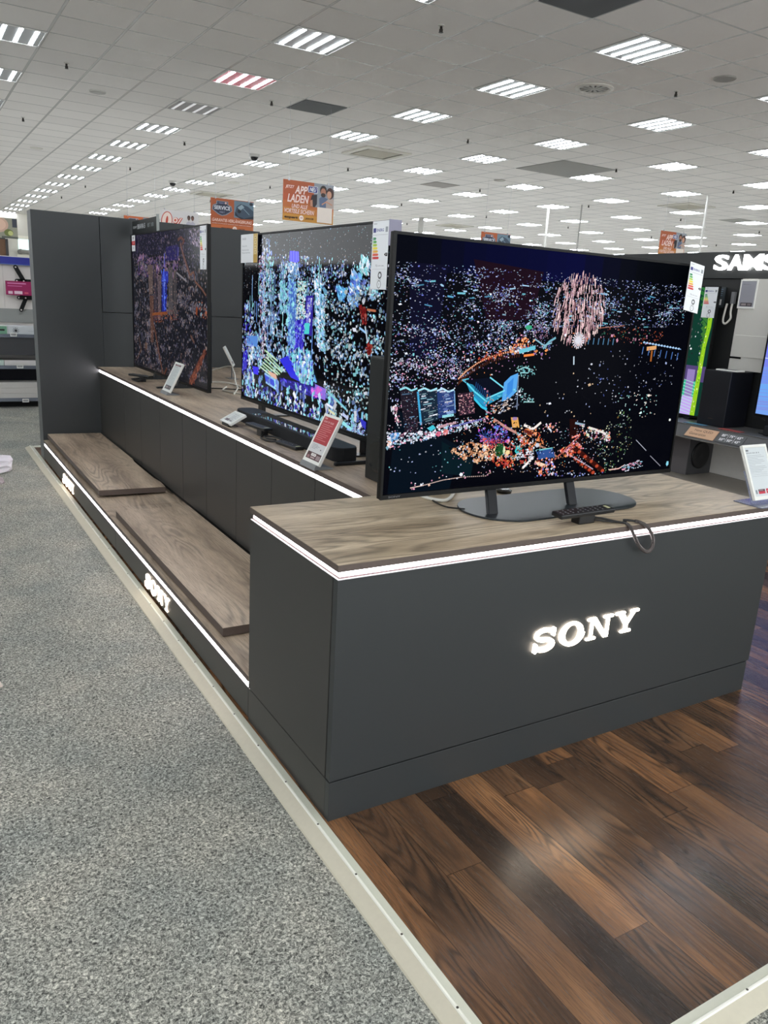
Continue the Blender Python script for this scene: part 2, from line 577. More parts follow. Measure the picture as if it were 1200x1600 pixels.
fr = thing('brown_wall_panel', 'brown framed panel on the far wall behind the blue topped shelving', 'panel', (1.3, 30.98, 0))
MB().box(-0.6, 1.13, -0.03, 0.0, 2.2, 2.93).build('board', mat('brown board', (104, 74, 50), 0.6, var=0.2), fr)
MB().box(1.13, 1.22, -0.05, 0.0, 2.2, 2.95).box(-0.6, 1.13, -0.05, 0.0, 2.93, 2.98).build('frame', mat('dark frame', (52, 50, 50), 0.5), fr)

# threshold strips round the raised wooden area
thr_sc = mat('screw head', (90, 88, 80), 0.4, metal=0.8)
def threshold(name, axis, a0, a1, l0, l1, screws):
    # outer slope, raised ridge with screws, flat inner lip
    ar = a0 + (a1 - a0) * 0.56
    mb = MB()
    mb.prism([(ar + 0.0095, -0.0138), (ar + 0.0095, 0.0070), (a1, 0.0045), (a1, -0.0138)], l1 - l0, axis, l0)
    o = structure(name, mb, trim_mat)
    MB().prism([(a0, -0.0138), (a0 + 0.003, -0.009), (ar - 0.0002, 0.0062), (ar - 0.0002, -0.0138)], l1 - l0, axis, l0).build('slope', trim_side, o)
    MB().prism([(ar, -0.0138), (ar, 0.0066), (ar + 0.0022, 0.0098), (ar + 0.007, 0.0098), (ar + 0.0093, 0.0072), (ar + 0.0093, -0.0138)], l1 - l0, axis, l0).build('ridge', ridge_mat, o)
    for v in screws:
        q = (ar + 0.0046, v) if axis == 'y' else (v, ar + 0.0046)
        MB().cyl((q[0], q[1], 0.0096), (q[0], q[1], 0.0108), 0.0032, n=8).build('screw', thr_sc, o)
threshold('trim_2', 'y', -0.083, -0.009, -1.055, 6.33, [-0.727 + 0.24 * i for i in range(29)])
threshold('trim_3', 'x', -1.058, -0.985, -0.0085, 9.0, [0.13 + 0.24 * i for i in range(16)])
threshold('trim_4', 'x', 6.33, 6.26, -0.0085, 9.0, [0.2])

# ------------------------------------------------------------------ logo lettering (slab serif, heavy)
def thick(pts, r, n=7):
    """rounded thick stroke as list of convex polys (2D)"""
    out = []
    for a, b in zip(pts, pts[1:]):
        a = Vector(a); b = Vector(b)
        d = (b - a)
        if d.length < 1e-6: continue
        d.normalize(); nn = Vector((-d.y, d.x))
        poly = []
        t0 = math.atan2(nn.y, nn.x)
        for i in range(n + 1):
            t = t0 + PI * i / n
            poly.append((a.x + math.cos(t) * r, a.y + math.sin(t) * r))
        for i in range(n + 1):
            t = t0 + PI + PI * i / n
            poly.append((b.x + math.cos(t) * r, b.y + math.sin(t) * r))
        out.append(poly)
    return out
def arc(cx, cy, rx, ry, a0, a1, n=14):
    return [(cx + rx * math.cos(math.radians(a0 + (a1 - a0) * i / n)), cy + ry * math.sin(math.radians(a0 + (a1 - a0) * i / n))) for i in range(n + 1)]
def sony_letters():
    L = {}
    # unit: height 1
    L['s'] = (1.20, thick(arc(.60, .71, .42, .205, 30, 262, 14) + arc(.60, .29, .44, .205, 82, -150, 14), .088) + thick([(1.04, .93), (1.02, .68)], .06) + thick([(.12, .07), (.14, .36)], .06))
    o = []
    N = 28
    for i in range(N):
        a0 = 360 * i / N; a1 = 360 * (i + 1) / N
        p = arc(.72, .5, .66, .52, a0, a1, 1); q = arc(.72, .5, .37, .385, a1, a0, 1)
        o.append(p + q)
    L['o'] = (1.44, o)
    L['n'] = (1.46, thick([(.28, .10), (.28, .90)], .078) + thick([(.06, .065), (.50, .065)], .06) + thick([(.06, .935), (.40, .935)], .06) + [[(.16, 1.0), (.46, 1.0), (1.26, .0), (1.00, .0)]] + thick([(1.17, .10), (1.17, .92)], .078) + thick([(.95, .935), (1.40, .935)], .06))
    L['y'] = (1.34, [[(.10, 1.0), (.46, 1.0), (.80, .52), (.66, .30), (.56, .40)], [(1.10, 1.0), (1.28, 1.0), (.82, .38), (.66, .46)]] + thick([(.70, .10), (.70, .45)], .10) + thick([(.06, .935), (.52, .935)], .06) + thick([(.94, .935), (1.34, .935)], .06) + thick([(.44, .065), (.96, .065)], .06))
    return L
LET = sony_letters()
def sony_logo(parent, origin, xdir, W, H, depth=0.012, out=None, lm=None):
    """illuminated four-letter lettering; origin lower left, xdir along text, out = outward normal"""
    total = sum(LET[c][0] for c in 'sony') + 0.12 * 3
    sx = W / total; sy = H
    x = 0.0
    X = Vector(xdir); O = Vector(out); Z = Vector((0, 0, 1))
    for c in 'sony':
        w, polys = LET[c]
        bm = bmesh.new()
        for k, pl in enumerate(polys):
            e = 0.00025 * k
            f = [bm.verts.new(Vector(origin) + X * ((x + px) * sx) + Z * (pz * sy) + O * (depth + e)) for px, pz in pl]
            b = [bm.verts.new(Vector(origin) + X * ((x + px) * sx) + Z * (pz * sy) + O * 0.001) for px, pz in pl]
            bm.faces.new(f); bm.faces.new(b[::-1])
            n = len(pl)
            for i in range(n):
                bm.faces.new((f[i], f[(i + 1) % n], b[(i + 1) % n], b[i]))
        bmesh.ops.recalc_face_normals(bm, faces=bm.faces)
        me = bpy.data.meshes.new('letter_' + c)
        bm.to_mesh(me); bm.free()
        link_mesh('letter_' + c, me, parent, lm or logo_mat)
        x += w + 0.12

# ------------------------------------------------------------------ front counter
T = 0.831
fc = thing('display_counter', 'large anthracite display counter in front with oak top and glowing white logo', 'counter', (0, 0, 0))
MB().box(0.034, 2.0, 0.03, 0.655, 0.004, 0.782).build('carcass', dark_core, fc)
MB().box(0.0, 2.027, 0.0, 0.027, 0.1385, 0.785).build('front_panel', laminate, fc, 0.0012)
MB().box(0.0, 0.03, 0.0335, 0.665, 0.137, 0.785).build('side_panel', laminate_warm, fc, 0.0012)
MB().box(1.997, 2.027, 0.0325, 0.665, 0.137, 0.785).build('side_panel', laminate_warm, fc, 0.0012)
MB().box(0.0, 2.017, 0.001, 0.028, 0.0, 0.1335).build('plinth_base', laminate, fc, 0.001)
MB().box(0.0, 0.03, 0.0285, 0.665, 0.0, 0.1335).build('plinth_base', laminate_warm, fc, 0.001)
MB().box(1.99, 2.017, 0.0285, 0.665, 0.0, 0.1335).build('plinth_base', laminate_warm, fc, 0.001)
MB().box(0.0, 2.03, 0.0, 0.667, 0.8095, T).build('worktop', top_x, fc, 0.0008)
MB().box(-0.0012, 2.0312, -0.0012, 0.0, 0.8098, T - 0.0012).box(-0.0012, 0.0, 0.0, 0.667, 0.8098, T - 0.0012).box(2.03, 2.0312, 0.0, 0.667, 0.8098, T - 0.0012).build('edge_band', edge_wood, fc)
ls = MB()
ls.box(0.010, 2.016, 0.010, 0.018, 0.7915, 0.8085).box(0.010, 0.018, 0.0185, 0.66, 0.7915, 0.8085).box(2.008, 2.016, 0.0185, 0.66, 0.7915, 0.8085)
ls.build('light_strip', led_mat, fc)
MB().box(0.0075, 2.02, 0.0075, 0.0098, 0.7852, 0.7914).box(0.0075, 0.0098, 0.01, 0.66, 0.7852, 0.7914).build('groove', groove_mat, fc)
MB().box(0.001, 2.026, 0.001, 0.0073, 0.7852, 0.7872).box(0.001, 0.0073, 0.0075, 0.665, 0.7852, 0.7872).box(2.0165, 2.025, 0.0, 0.665, 0.7852, 0.7872).build('light_channel', led_lip, fc)
sony_logo(fc, (0.755, 0, 0.416), (1, 0, 0), 0.51, 0.086, 0.005, (0, -1, 0))

# ------------------------------------------------------------------ low platform along the aisle
dz = 0.18
pf = thing('display_platform', 'long low display platform with oak deck and light strip beside the carpet aisle', 'platform', (0, 0, 0))
MB().box(0.03, 0.5, 0.67, 5.645, 0.004, 0.155).build('carcass', dark_core, pf)
for a, b in ((0.668, 2.84), (2.844, 5.649)):
    MB().box(0.0, 0.028, a, b, 0.012, 0.1335).build('front_panel', laminate_warm, pf, 0.001)
MB().box(0.018, 0.028, 0.668, 5.649, 0.0, 0.012).build('toe_strip', dark_core, pf)
MB().box(0.0, 0.52, 0.668, 3.18, 0.158, dz).build('deck_board', top_y, pf, 0.0008)
MB().box(0.0, 0.52, 3.1815, 5.649, 0.158, dz).build('deck_board', top_y, pf, 0.0008)
MB().box(-0.0012, 0.0, 0.668, 5.649, 0.1582, dz - 0.0008).build('edge_band', edge_wood, pf)
for a, b in ((0.67, 2.85), (2.862, 5.645)):
    MB().box(0.006, 0.014, a, b, 0.1395, 0.1575).build('light_strip', led_mat, pf)
MB().box(0.0005, 0.0058, 0.67, 5.645, 0.1337, 0.1355).build('light_channel', led_lip, pf)
sony_logo(pf, (0, 2.125, 0.030), (0, -1, 0), 0.43, 0.078, 0.005, (-1, 0, 0), logo_side)
sony_logo(pf, (0, 4.645, 0.022), (0, -1, 0), 0.45, 0.078, 0.005, (-1, 0, 0), logo_side)

def riser(label, pts, y_lean, z0):
    mb = MB()
    mb.prism(pts, 0.037, 'z', 0)
    o = mb.build('riser_board', edge_wood, None, 0.001)
    MB().prism(pts, 0.0008, 'z', 0.0371).build('top_surface', top_y, o)
    o.location = (0, 0, z0)
    return tag(o, label, 'board', 'loose oak boards on the platform')
# near board, far board: cut notches at the rear edge
b1 = riser('larger loose oak board lying on the platform beside the front counter', [(0.03, 1.03), (0.46, 1.03), (0.485, 1.42), (0.455, 1.55), (0.475, 1.62), (0.478, 2.95), (0.03, 2.95)], 0, dz + 0.004)
b1.rotation_euler = (0, math.radians(0.4), 0)
b2 = riser('smaller loose oak board lying on the platform by the tall panel', [(0.03, 3.44), (0.47, 3.44), (0.478, 3.60), (0.462, 3.75), (0.468, 4.30), (0.482, 4.42), (0.482, 5.62), (0.03, 5.62)], 0, dz + 0.004)
b2.rotation_euler = (math.radians(0.15), math.radians(0.9), 0)
b2.location = (0, 0, dz + 0.0085)

# ------------------------------------------------------------------ rear counter behind the platform
rc = thing('display_counter', 'long rear counter with oak top holding the two big televisions', 'counter', (0.5, 0.668, 0))
def L(x): return x - 0.5
def M_(y): return y - 0.668
MB().box(L(0.52), L(2.0), M_(0.70), M_(5.64), 0.004, 0.782).build('carcass', dark_core, rc)
seams = [0.672, 1.178, 1.66, 2.146, 2.65, 3.127, 3.66, 4.194, 4.718, 5.646]
for a, b in zip(seams, seams[1:]):
    MB().box(L(0.500), L(0.518), M_(a + 0.002), M_(b - 0.002), 0.215, 0.785).build('front_panel', laminate_warm, rc, 0.001)
MB().box(L(2.0), L(2.02), M_(0.672), M_(5.646), 0.0, 0.785).build('side_panel', laminate_warm, rc, 0.001)
MB().box(L(0.490), L(2.03), M_(0.668), M_(5.649), 0.8095, T).build('worktop', top_y, rc, 0.0008)
MB().box(L(0.4888), L(0.490), M_(0.668), M_(5.649), 0.8098, T - 0.001).build('edge_band', edge_wood, rc)
MB().box(L(0.5005), L(0.5125), M_(0.674), M_(5.646), 0.7865, 0.8090).build('light_strip', led_mat, rc)
MB().box(L(0.497), L(0.5), M_(0.674), M_(5.646), 0.7852, 0.7865).build('light_channel', led_lip, rc)

# ------------------------------------------------------------------ tall panel at the far end
tp = thing('partition_panel', 'tall anthracite partition closing the far end of the display island', 'partition', (0, 5.65, 0))
MB().box(0.0, 0.546, 0.0, 0.2, 0.0, 2.12).build('board', laminate, tp, 0.001)
MB().box(-0.0012, 0.0, 0.001, 0.199, 0.0, 2.119).build('edge_band', edge_grey, tp)
MB().box(0.551, 1.285, 0.0, 0.2, 1.314, 2.12).build('door', laminate, tp, 0.0015)
MB().box(1.290, 2.03, 0.0, 0.2, 1.314, 2.12).build('door', laminate, tp, 0.0015)
MB().box(0.5475, 1.2875, 0.0005, 0.2, 0.0, 1.309).build('board', laminate, tp, 0.001)
MB().box(1.289, 2.03, 0.0005, 0.2, 0.0, 1.309).build('board', laminate, tp, 0.001)

# ------------------------------------------------------------------ televisions
def tv_body(root, W, H, z0, d=0.045, bez=0.009, chin=0.016, silver=False):
    """panel with local x from -W/2..W/2, bottom at z0, screen plane at y=0"""
    mb = MB().box(-W / 2, W / 2, 0.002, 0.020, z0, z0 + H)
    mb.build('back_panel', tv_black, root, 0.003)
    MB().box(-W / 2 + 0.12, W / 2 - 0.12, 0.021, d + 0.02, z0 + 0.05, z0 + H * 0.55).build('rear_housing', black_plastic, root, 0.008)
    fr_ = MB()
    fr_.box(-W / 2, W / 2, -0.006, 0.0018, z0 + H - bez, z0 + H)
    fr_.box(-W / 2, W / 2, -0.008, 0.0018, z0, z0 + chin)
    fr_.box(-W / 2, -W / 2 + bez, -0.006, 0.0018, z0 + chin, z0 + H - bez)
    fr_.box(W / 2 - bez, W / 2, -0.006, 0.0018, z0 + chin, z0 + H - bez)
    fr_.build('bezel', tv_black, root)

WH = (235, 240, 255); BW = (190, 205, 255); TL = (120, 200, 210); OR = (240, 150, 90); PK = (230, 160, 190); RD = (190, 70, 60)

def tv1_art(W, H):
    a = Art(W, H)
    a.rect(0, 0, 1, 1, (2, 3, 10))
    a.L = 1
    # night sky bands
    a.rect(0, 0, 1, .10, (2, 3, 22))
    for i in range(16):
        u = i / 16
        b = [14, 20, 30, 38, 42, 44, 46, 50, 52, 40, 26, 16, 10, 8, 6, 5][i]
        a.rect(u, .0, u + 1 / 16, .13, (1, 3, b), 2)
    a.L = 4
    a.poly([(0.044,0.103),(0.146,0.103),(0.129,0.450),(0.060,0.451)], (8, 8, 34))
    a.poly([(0.216,0.071),(0.430,0.095),(0.405,0.288),(0.267,0.296)], (26, 6, 22))
    a.poly([(0.034,0.646),(0.223,0.811),(0.195,0.998),(0.021,0.987)], (3, 14, 26), 5)
    a.poly([(0.165,0.780),(0.265,0.869),(0.260,0.937),(0.172,0.913)], (4, 26, 34), 6)
    a.poly([(0.572,0.710),(0.595,0.711),(0.632,0.846),(0.586,0.857)], (34, 8, 6), 5)
    a.L = 7
    far = [WH, BW, BW, (150, 170, 235), (110, 120, 210), (150, 190, 220), (90, 90, 170), (200, 200, 230)]
    a.scatter([(0.008,0.103),(0.430,0.092),(0.970,0.102),(0.965,0.181),(0.436,0.157),(0.001,0.167)], 620, (.0011, .0026), far, 1, aspect=(1, 3.4), k=(.4, 1.2), clump=20)
    a.scatter([(0.001,0.153),(0.435,0.152),(0.965,0.178),(0.969,0.290),(0.470,0.316),(0.478,0.411),(0.165,0.449),(0.006,0.452)], 2600, (.0011, .0029), far + [WH, TL, (140, 120, 140)], 2, aspect=(.8, 3), k=(.3, 1.25), clump=40)
    a.scatter([(0.000,0.312),(0.446,0.286),(0.498,0.389),(0.335,0.436),(0.206,0.524),(0.170,0.549),(0.007,0.576)], 1300, (.0012, .0030), far + [WH, PK, TL, (140, 100, 130)], 3, aspect=(.7, 2), k=(.35, 1.2), clump=24)
    a.scatter([(0.003,0.452),(0.202,0.449),(0.236,0.550),(0.103,0.648),(0.006,0.635)], 480, (.0013, .0032), [WH, WH, PK, BW, (120, 100, 160)], 4, aspect=(.6, 1.7), k=(.4, 1.2), clump=9)
    a.scatter([(0.199,0.399),(0.428,0.313),(0.481,0.444),(0.208,0.550)], 120, (.0016, .0038), [PK, OR, WH, (150, 110, 170)], 5)
    # teal streets in the distance
    rn = random.Random(7)
    for i in range(46):
        u = rn.uniform(.02, .97); v = rn.uniform(.15, .30)
        a.line([(u, v), (u + rn.uniform(.008, .024), v + rn.uniform(-.006, .006))], rn.uniform(.003, .006), rn.choice([(120, 200, 220), (170, 210, 240), (90, 160, 200)]), None, rn.uniform(.5, 1.1))
    a.L += 1
    # bridge of orange lamps and the harbour edge
    br = [(0.199,0.529),(0.220,0.499),(0.250,0.468),(0.287,0.442),(0.334,0.423),(0.384,0.414)]
    a.line(br, .008, (100, 44, 28)); a.L += 1
    for (p, q), (r_, s_) in zip(br, br[1:]):
        for j in range(7):
            t = j / 7
            a.dot(p + (r_ - p) * t, q + (s_ - q) * t, .003, .003, (255, 190, 150))
            a.line([(p + (r_ - p) * t, q + (s_ - q) * t + .012), (p + (r_ - p) * t, q + (s_ - q) * t + .026)], .003, (110, 56, 34), None, .6)
    a.L += 1
    a.scatter([(0.342,0.394),(0.394,0.351),(0.424,0.371),(0.379,0.427),(0.351,0.425)], 80, (.0025, .005), [(255, 150, 90), (255, 190, 140), RD, WH], 8)
    a.scatter([(0.249,0.448),(0.333,0.407),(0.339,0.425),(0.259,0.468)], 30, (.0025, .0045), [(255, 150, 90), RD], 9)
    a.line([(0.376,0.419),(0.427,0.399)], .014, (110, 200, 220)); a.line([(0.452,0.404),(0.471,0.374),(0.491,0.357)], .008, (120, 180, 200)); a.line([(0.422,0.365),(0.455,0.391),(0.480,0.379)], .005, (140, 190, 210))
    a.line([(0.392,0.435),(0.425,0.429)], .008, (250, 140, 70))
    a.L += 1
    a.dot(*[(0.399,0.319)][0], .018, .009, (60, 170, 130))
    a.dot(*[(0.395,0.212)][0], .004, .004, WH)
    # tower block by the water
    a.scatter([(0.409,0.288),(0.451,0.285),(0.466,0.364),(0.416,0.371)], 90, (.0014, .003), [(150, 110, 140), (110, 90, 130), (190, 150, 170)], 10)
    # fireworks
    rn = random.Random(3)
    cx, cy = [(0.560,0.225)][0]; ux = ([(0.648,0.219)][0][0] - cx); vy = ([(0.545,0.074)][0][1] - cy)
    n = 0
    while n < 520:
        x = rn.uniform(-1, 1); y = rn.uniform(-1.0, 1.0)
        if x * x + y * y > 1 or (y < -.2 and abs(x) > 1.02 + .45 * (y + .2)):
            continue
        n += 1
        u = cx + x * ux; v = cy + y * vy
        l = rn.uniform(.012, .036)
        lean = -x * .16 * (1 if y > 0 else .5)
        c = rn.choice([(236, 196, 200), (255, 225, 222), (190, 140, 150), (214, 170, 180)])
        a.line([(u, v), (u - lean * l, v + l)], rn.uniform(.0017, .0028), c, a.L + rn.randrange(6), rn.uniform(.75, 1.3))
    a.L += 7
    a.scatter([(0.515,0.335),(0.615,0.330),(0.599,0.400),(0.550,0.401)], 34, (.002, .004), [(255, 150, 110), (240, 190, 160), WH], 11)
    bx_, by_ = [(0.569,0.365)][0]
    for i in range(18):
        t = 2 * PI * i / 18
        a.line([(bx_, by_), (bx_ + .028 * math.cos(t) * .78, by_ + .030 * math.sin(t) * 1.2)], .004, (225, 225, 235))
    a.L += 1
    a.line([(0.560,0.434),(0.563,0.470)], .006, (200, 220, 235))
    # far shore, right
    a.scatter([(0.625,0.308),(0.792,0.299),(0.903,0.317),(0.877,0.360),(0.802,0.380),(0.641,0.357)], 130, (.0016, .004), [(150, 70, 50), (200, 110, 70), (120, 60, 60), (60, 120, 100), PK], 12, k=(.3, 1))
    a.line([(0.636,0.310),(0.730,0.294)], .003, (190, 120, 100), None, .7)
    for i in range(13):
        t = i / 12
        u, v = [(0.815,0.365)][0]; u2, v2 = [(0.961,0.390)][0]
        uu = u + (u2 - u) * t; vv = v + (v2 - v) * t
        a.dot(uu, vv, .006, .0045, (190, 225, 255)); a.line([(uu, vv), (uu + .010, vv + .003)], .0035, (130, 170, 220))
        if i % 2 == 0:
            a.line([(uu, vv + .02), (uu - .002, vv + .055)], .005, (80, 120, 190), None, .8)
    a.line([(0.829,0.394),(0.867,0.387)], .015, (230, 170, 110)); a.line([(0.851,0.402),(0.852,0.452)], .009, (190, 110, 50), None, .8)
    for i in range(6):
        u, v = [(0.606,0.353)][0]
        a.line([(u + .018 * i, v), (u + .018 * i - .001, v + .028)], .005, (90, 140, 180), None, .7)
    a.L += 1
    # scattered boats / reflections on black water
    a.scatter([(0.634,0.399),(0.963,0.405),(0.962,0.558),(0.662,0.671)], 110, (.0016, .0032), [WH, BW, (190, 190, 200), (110, 130, 220)], 13, k=(.3, 1.0))
    a.scatter([(0.437,0.552),(0.638,0.441),(0.668,0.730),(0.461,0.719)], 36, (.002, .004), [WH, (255, 220, 180), BW], 14, k=(.4, 1.1))
    a.scatter([(0.726,0.591),(0.913,0.607),(0.905,0.712),(0.778,0.721)], 54, (.0022, .0036), [(200, 240, 240), (150, 220, 220), (240, 220, 210)], 15)
    a.scatter([(0.668,0.849),(0.748,0.674),(0.802,0.707),(0.830,0.832),(0.767,0.966),(0.705,0.975)], 190, (.0018, .0034), [(220, 230, 200), (110, 150, 90), (200, 220, 230), (150, 120, 70), (60, 110, 90)], 16, k=(.35, 1.1))
    # cyan domed hall
    a.poly([(0.211,0.537),(0.290,0.524),(0.346,0.578),(0.284,0.608),(0.238,0.581)], (4, 10, 28))
    a.L += 1
    a.poly([(0.222,0.545),(0.242,0.553),(0.288,0.613),(0.291,0.656),(0.275,0.645),(0.239,0.594)], (34, 130, 165)); a.line([(0.224,0.547),(0.249,0.581),(0.289,0.624)], .006, (100, 220, 245), a.L + 3); a.line([(0.239,0.594),(0.275,0.645),(0.291,0.656)], .008, (60, 200, 235), a.L + 3)
    a.poly([(0.284,0.608),(0.341,0.575),(0.347,0.594),(0.294,0.635)], (44, 150, 190)); a.line([(0.286,0.611),(0.342,0.578)], .005, (120, 225, 245), a.L + 3)
    a.poly([(0.248,0.589),(0.287,0.629),(0.289,0.650),(0.253,0.607)], (40, 150, 200), a.L + 1)
    a.poly([(0.335,0.625),(0.337,0.546),(0.356,0.519),(0.379,0.506),(0.379,0.584),(0.360,0.610)], (90, 170, 240), a.L + 1)
    a.poly([(0.348,0.610),(0.348,0.551),(0.366,0.525),(0.366,0.583)], (60, 140, 225), a.L + 2)
    a.line([(0.292,0.524),(0.337,0.567)], .005, (120, 220, 240)); a.line([(0.380,0.514),(0.386,0.660)], .003, (150, 170, 200)); a.line([(0.222,0.545),(0.210,0.534),(0.229,0.529)], .004, (90, 190, 220))
    a.L += 3
    for i in range(9):
        u, v = [(0.250,0.592)][0]
        a.line([(u + i * .0055, v - .012 + .004 * i), (u + i * .0055 + .002, v - .05 + .006 * i)], .004, (24, 60, 110))
    a.scatter([(0.305,0.635),(0.383,0.589),(0.387,0.643),(0.317,0.684)], 60, (.0022, .0045), [WH, (255, 210, 180), (200, 180, 170), (120, 130, 160)], 17, aspect=(2, 4), rot=-.35)
    a.scatter([(0.288,0.608),(0.375,0.565),(0.379,0.584),(0.294,0.635)], 20, (.002, .003), [(130, 230, 250)], 18)
    # lights round the hall
    a.scatter([(0.358,0.477),(0.437,0.477),(0.437,0.525),(0.387,0.530)], 50, (.0018, .0034), [(150, 220, 220), (190, 230, 235), TL], 19)
    a.line([(0.380,0.493),(0.396,0.482),(0.417,0.490),(0.410,0.506),(0.385,0.504)], .004, (150, 210, 215))
    a.scatter([(0.380,0.552),(0.440,0.620),(0.395,0.638)], 40, (.0018, .0036), [(150, 220, 220), WH, (90, 150, 160)], 20)
    a.line([(0.407,0.628),(0.441,0.629)], .004, (150, 200, 200))
    # hotel towers
    a.L += 1
    def tower(q, body, edge, rows, lit, seed, k=1.0):
        a.poly(q, body)
        (ax, ay), (bx2, by2), (cx2, cy2), (dx2, dy2) = q
        rr = random.Random(seed)
        for i in range(rows):
            t = (i + .8) / (rows + .8)
            lx = ax + (dx2 - ax) * t; ly = ay + (dy2 - ay) * t; rx = bx2 + (cx2 - bx2) * t; ry = by2 + (cy2 - by2) * t
            s0 = rr.uniform(.04, .5); s1 = min(.97, s0 + rr.uniform(.15, .5))
            a.line([(lx + (rx - lx) * s0, ly + (ry - ly) * s0), (lx + (rx - lx) * s1, ly + (ry - ly) * s1)], .0038, rr.choice(lit), a.L + 1, k * rr.uniform(.5, 1.1))
        if edge:
            a.line([q[0], ((ax * 2 + bx2) / 3, (ay * 2 + by2) / 3 - .007), ((ax + bx2 * 2) / 3, (ay + by2 * 2) / 3 + .007), q[1]], .006, edge, a.L + 2)
    tower([(0.037,0.570),(0.084,0.565),(0.095,0.739),(0.059,0.752)], (30, 24, 36), (150, 220, 235), 7, [(110, 150, 190), (80, 70, 90)], 1, .7)
    tower([(0.086,0.575),(0.139,0.566),(0.149,0.691),(0.101,0.709)], (22, 40, 58), (170, 230, 245), 15, [WH, (140, 190, 210), (120, 150, 160)], 2)
    tower([(0.139,0.576),(0.188,0.572),(0.199,0.665),(0.149,0.686)], (40, 62, 120), (190, 230, 250), 16, [(160, 190, 240), WH, (110, 130, 200)], 3)
    a.line([(0.086,0.578),(0.101,0.709)], .008, (70, 170, 220), a.L + 3); a.line([(0.189,0.577),(0.195,0.652)], .004, (130, 180, 230), a.L + 3)
    a.poly([(0.199,0.588),(0.245,0.581),(0.255,0.670),(0.208,0.678)], (44, 30, 44), a.L)
    a.L += 4
    a.scatter([(0.199,0.588),(0.245,0.581),(0.255,0.670),(0.208,0.678)], 110, (.0016, .0028), [(220, 150, 160), (150, 100, 120), (240, 200, 200)], 21)
    a.scatter([(0.054,0.646),(0.089,0.638),(0.095,0.739),(0.066,0.752)], 24, (.0014, .0022), [(150, 110, 130), (90, 80, 120)], 22)
    # promenade at the foot of the towers
    a.scatter([(0.010,0.733),(0.108,0.740),(0.161,0.707),(0.264,0.694),(0.279,0.719),(0.163,0.754),(0.074,0.778),(0.012,0.794)], 260, (.0024, .005), [WH, WH, (200, 225, 240), PK, (150, 200, 220)], 23, k=(.6, 1.3))
    a.poly([(0.118,0.723),(0.135,0.711),(0.143,0.724),(0.129,0.736)], (70, 200, 220)); a.scatter([(0.015,0.734),(0.039,0.735),(0.041,0.776),(0.017,0.774)], 40, (.003, .006), [(130, 190, 240), (90, 150, 220), WH], 62); a.scatter([(0.011,0.768),(0.025,0.764),(0.026,0.795),(0.012,0.794)], 12, (.003, .005), [(255, 190, 160), WH], 24)
    a.scatter([(0.015,0.635),(0.030,0.631),(0.048,0.706),(0.033,0.705)], 40, (.0022, .0045), [(240, 215, 215), WH, PK], 61, aspect=(.4, 1))
    a.line([(0.149,0.722),(0.179,0.711),(0.201,0.704)], .009, (215, 170, 180), None, .8); a.line([(0.159,0.679),(0.192,0.673)], .009, (150, 220, 230), None); a.line([(0.180,0.724),(0.278,0.695)], .006, (120, 120, 200), None, .8)
    a.L += 1
    a.dot(*[(0.152,0.748)][0], .014, .010, (220, 110, 140)); a.dot(*[(0.172,0.742)][0], .012, .012, (230, 130, 130))
    # beam of the ferris wheel and fairground
    a.scatter([(0.267,0.734),(0.356,0.724),(0.372,0.796),(0.280,0.789)], 80, (.003, .006), [(190, 90, 200), (90, 110, 230), (90, 160, 230), (220, 120, 190), (150, 110, 220)], 25)
    for i in range(9):
        t = PI * i / 8
        u, v = [(0.337,0.799)][0]
        a.line([(u, v), (u + .040 * math.cos(t), v - .050 * math.sin(t))], .002, (140, 70, 160), None, .7)
        u, v = [(0.291,0.774)][0]
        a.line([(u, v), (u + .030 * math.cos(t), v - .038 * math.sin(t))], .002, (70, 100, 200), None, .7)
    a.L += 1
    a.scatter([(0.278,0.550),(0.321,0.630),(0.316,0.732),(0.280,0.722)], 50, (.0022, .004), [PK, (180, 120, 150), OR, TL], 26)
    a.scatter([(0.186,0.824),(0.250,0.787),(0.363,0.823),(0.376,0.858),(0.276,0.881)], 250, (.0028, .0055), [(255, 215, 180), (250, 200, 160), WH, (220, 150, 110), (190, 130, 90)], 27, k=(.6, 1.2))
    a.scatter([(0.275,0.770),(0.382,0.797),(0.395,0.832),(0.302,0.818)], 110, (.0022, .0045), [RD, (230, 90, 90), (200, 60, 70), PK], 28)
    a.scatter([(0.304,0.851),(0.387,0.859),(0.392,0.924),(0.338,0.899)], 70, (.003, .005), [RD, (210, 60, 50), OR, (230, 90, 60)], 29)
    a.dot(*[(0.341,0.830)][0], .024, .030, (30, 80, 40)); a.dot(*[(0.356,0.831)][0], .006, .017, (220, 245, 200)); a.dot(*[(0.402,0.835)][0], .016, .019, (60, 200, 205)); a.dot(*[(0.369,0.843)][0], .012, .010, (250, 220, 160))
    a.scatter([(0.361,0.795),(0.444,0.774),(0.464,0.889),(0.390,0.904)], 110, (.003, .0055), [(255, 170, 120), RD, (120, 190, 200), (90, 150, 150), WH, (170, 130, 80)], 30)
    # streets of warm light to the right
    a.line([(0.314,0.697),(0.357,0.735),(0.390,0.759)], .009, (220, 160, 150), None, .8); a.line([(0.390,0.759),(0.424,0.795),(0.493,0.834),(0.547,0.886)], .007, (200, 150, 130), None, .7)
    a.scatter([(0.379,0.758),(0.454,0.741),(0.490,0.805),(0.441,0.847)], 90, (.003, .006), [(255, 160, 110), (220, 90, 60), WH, OR], 31)
    a.L += 1
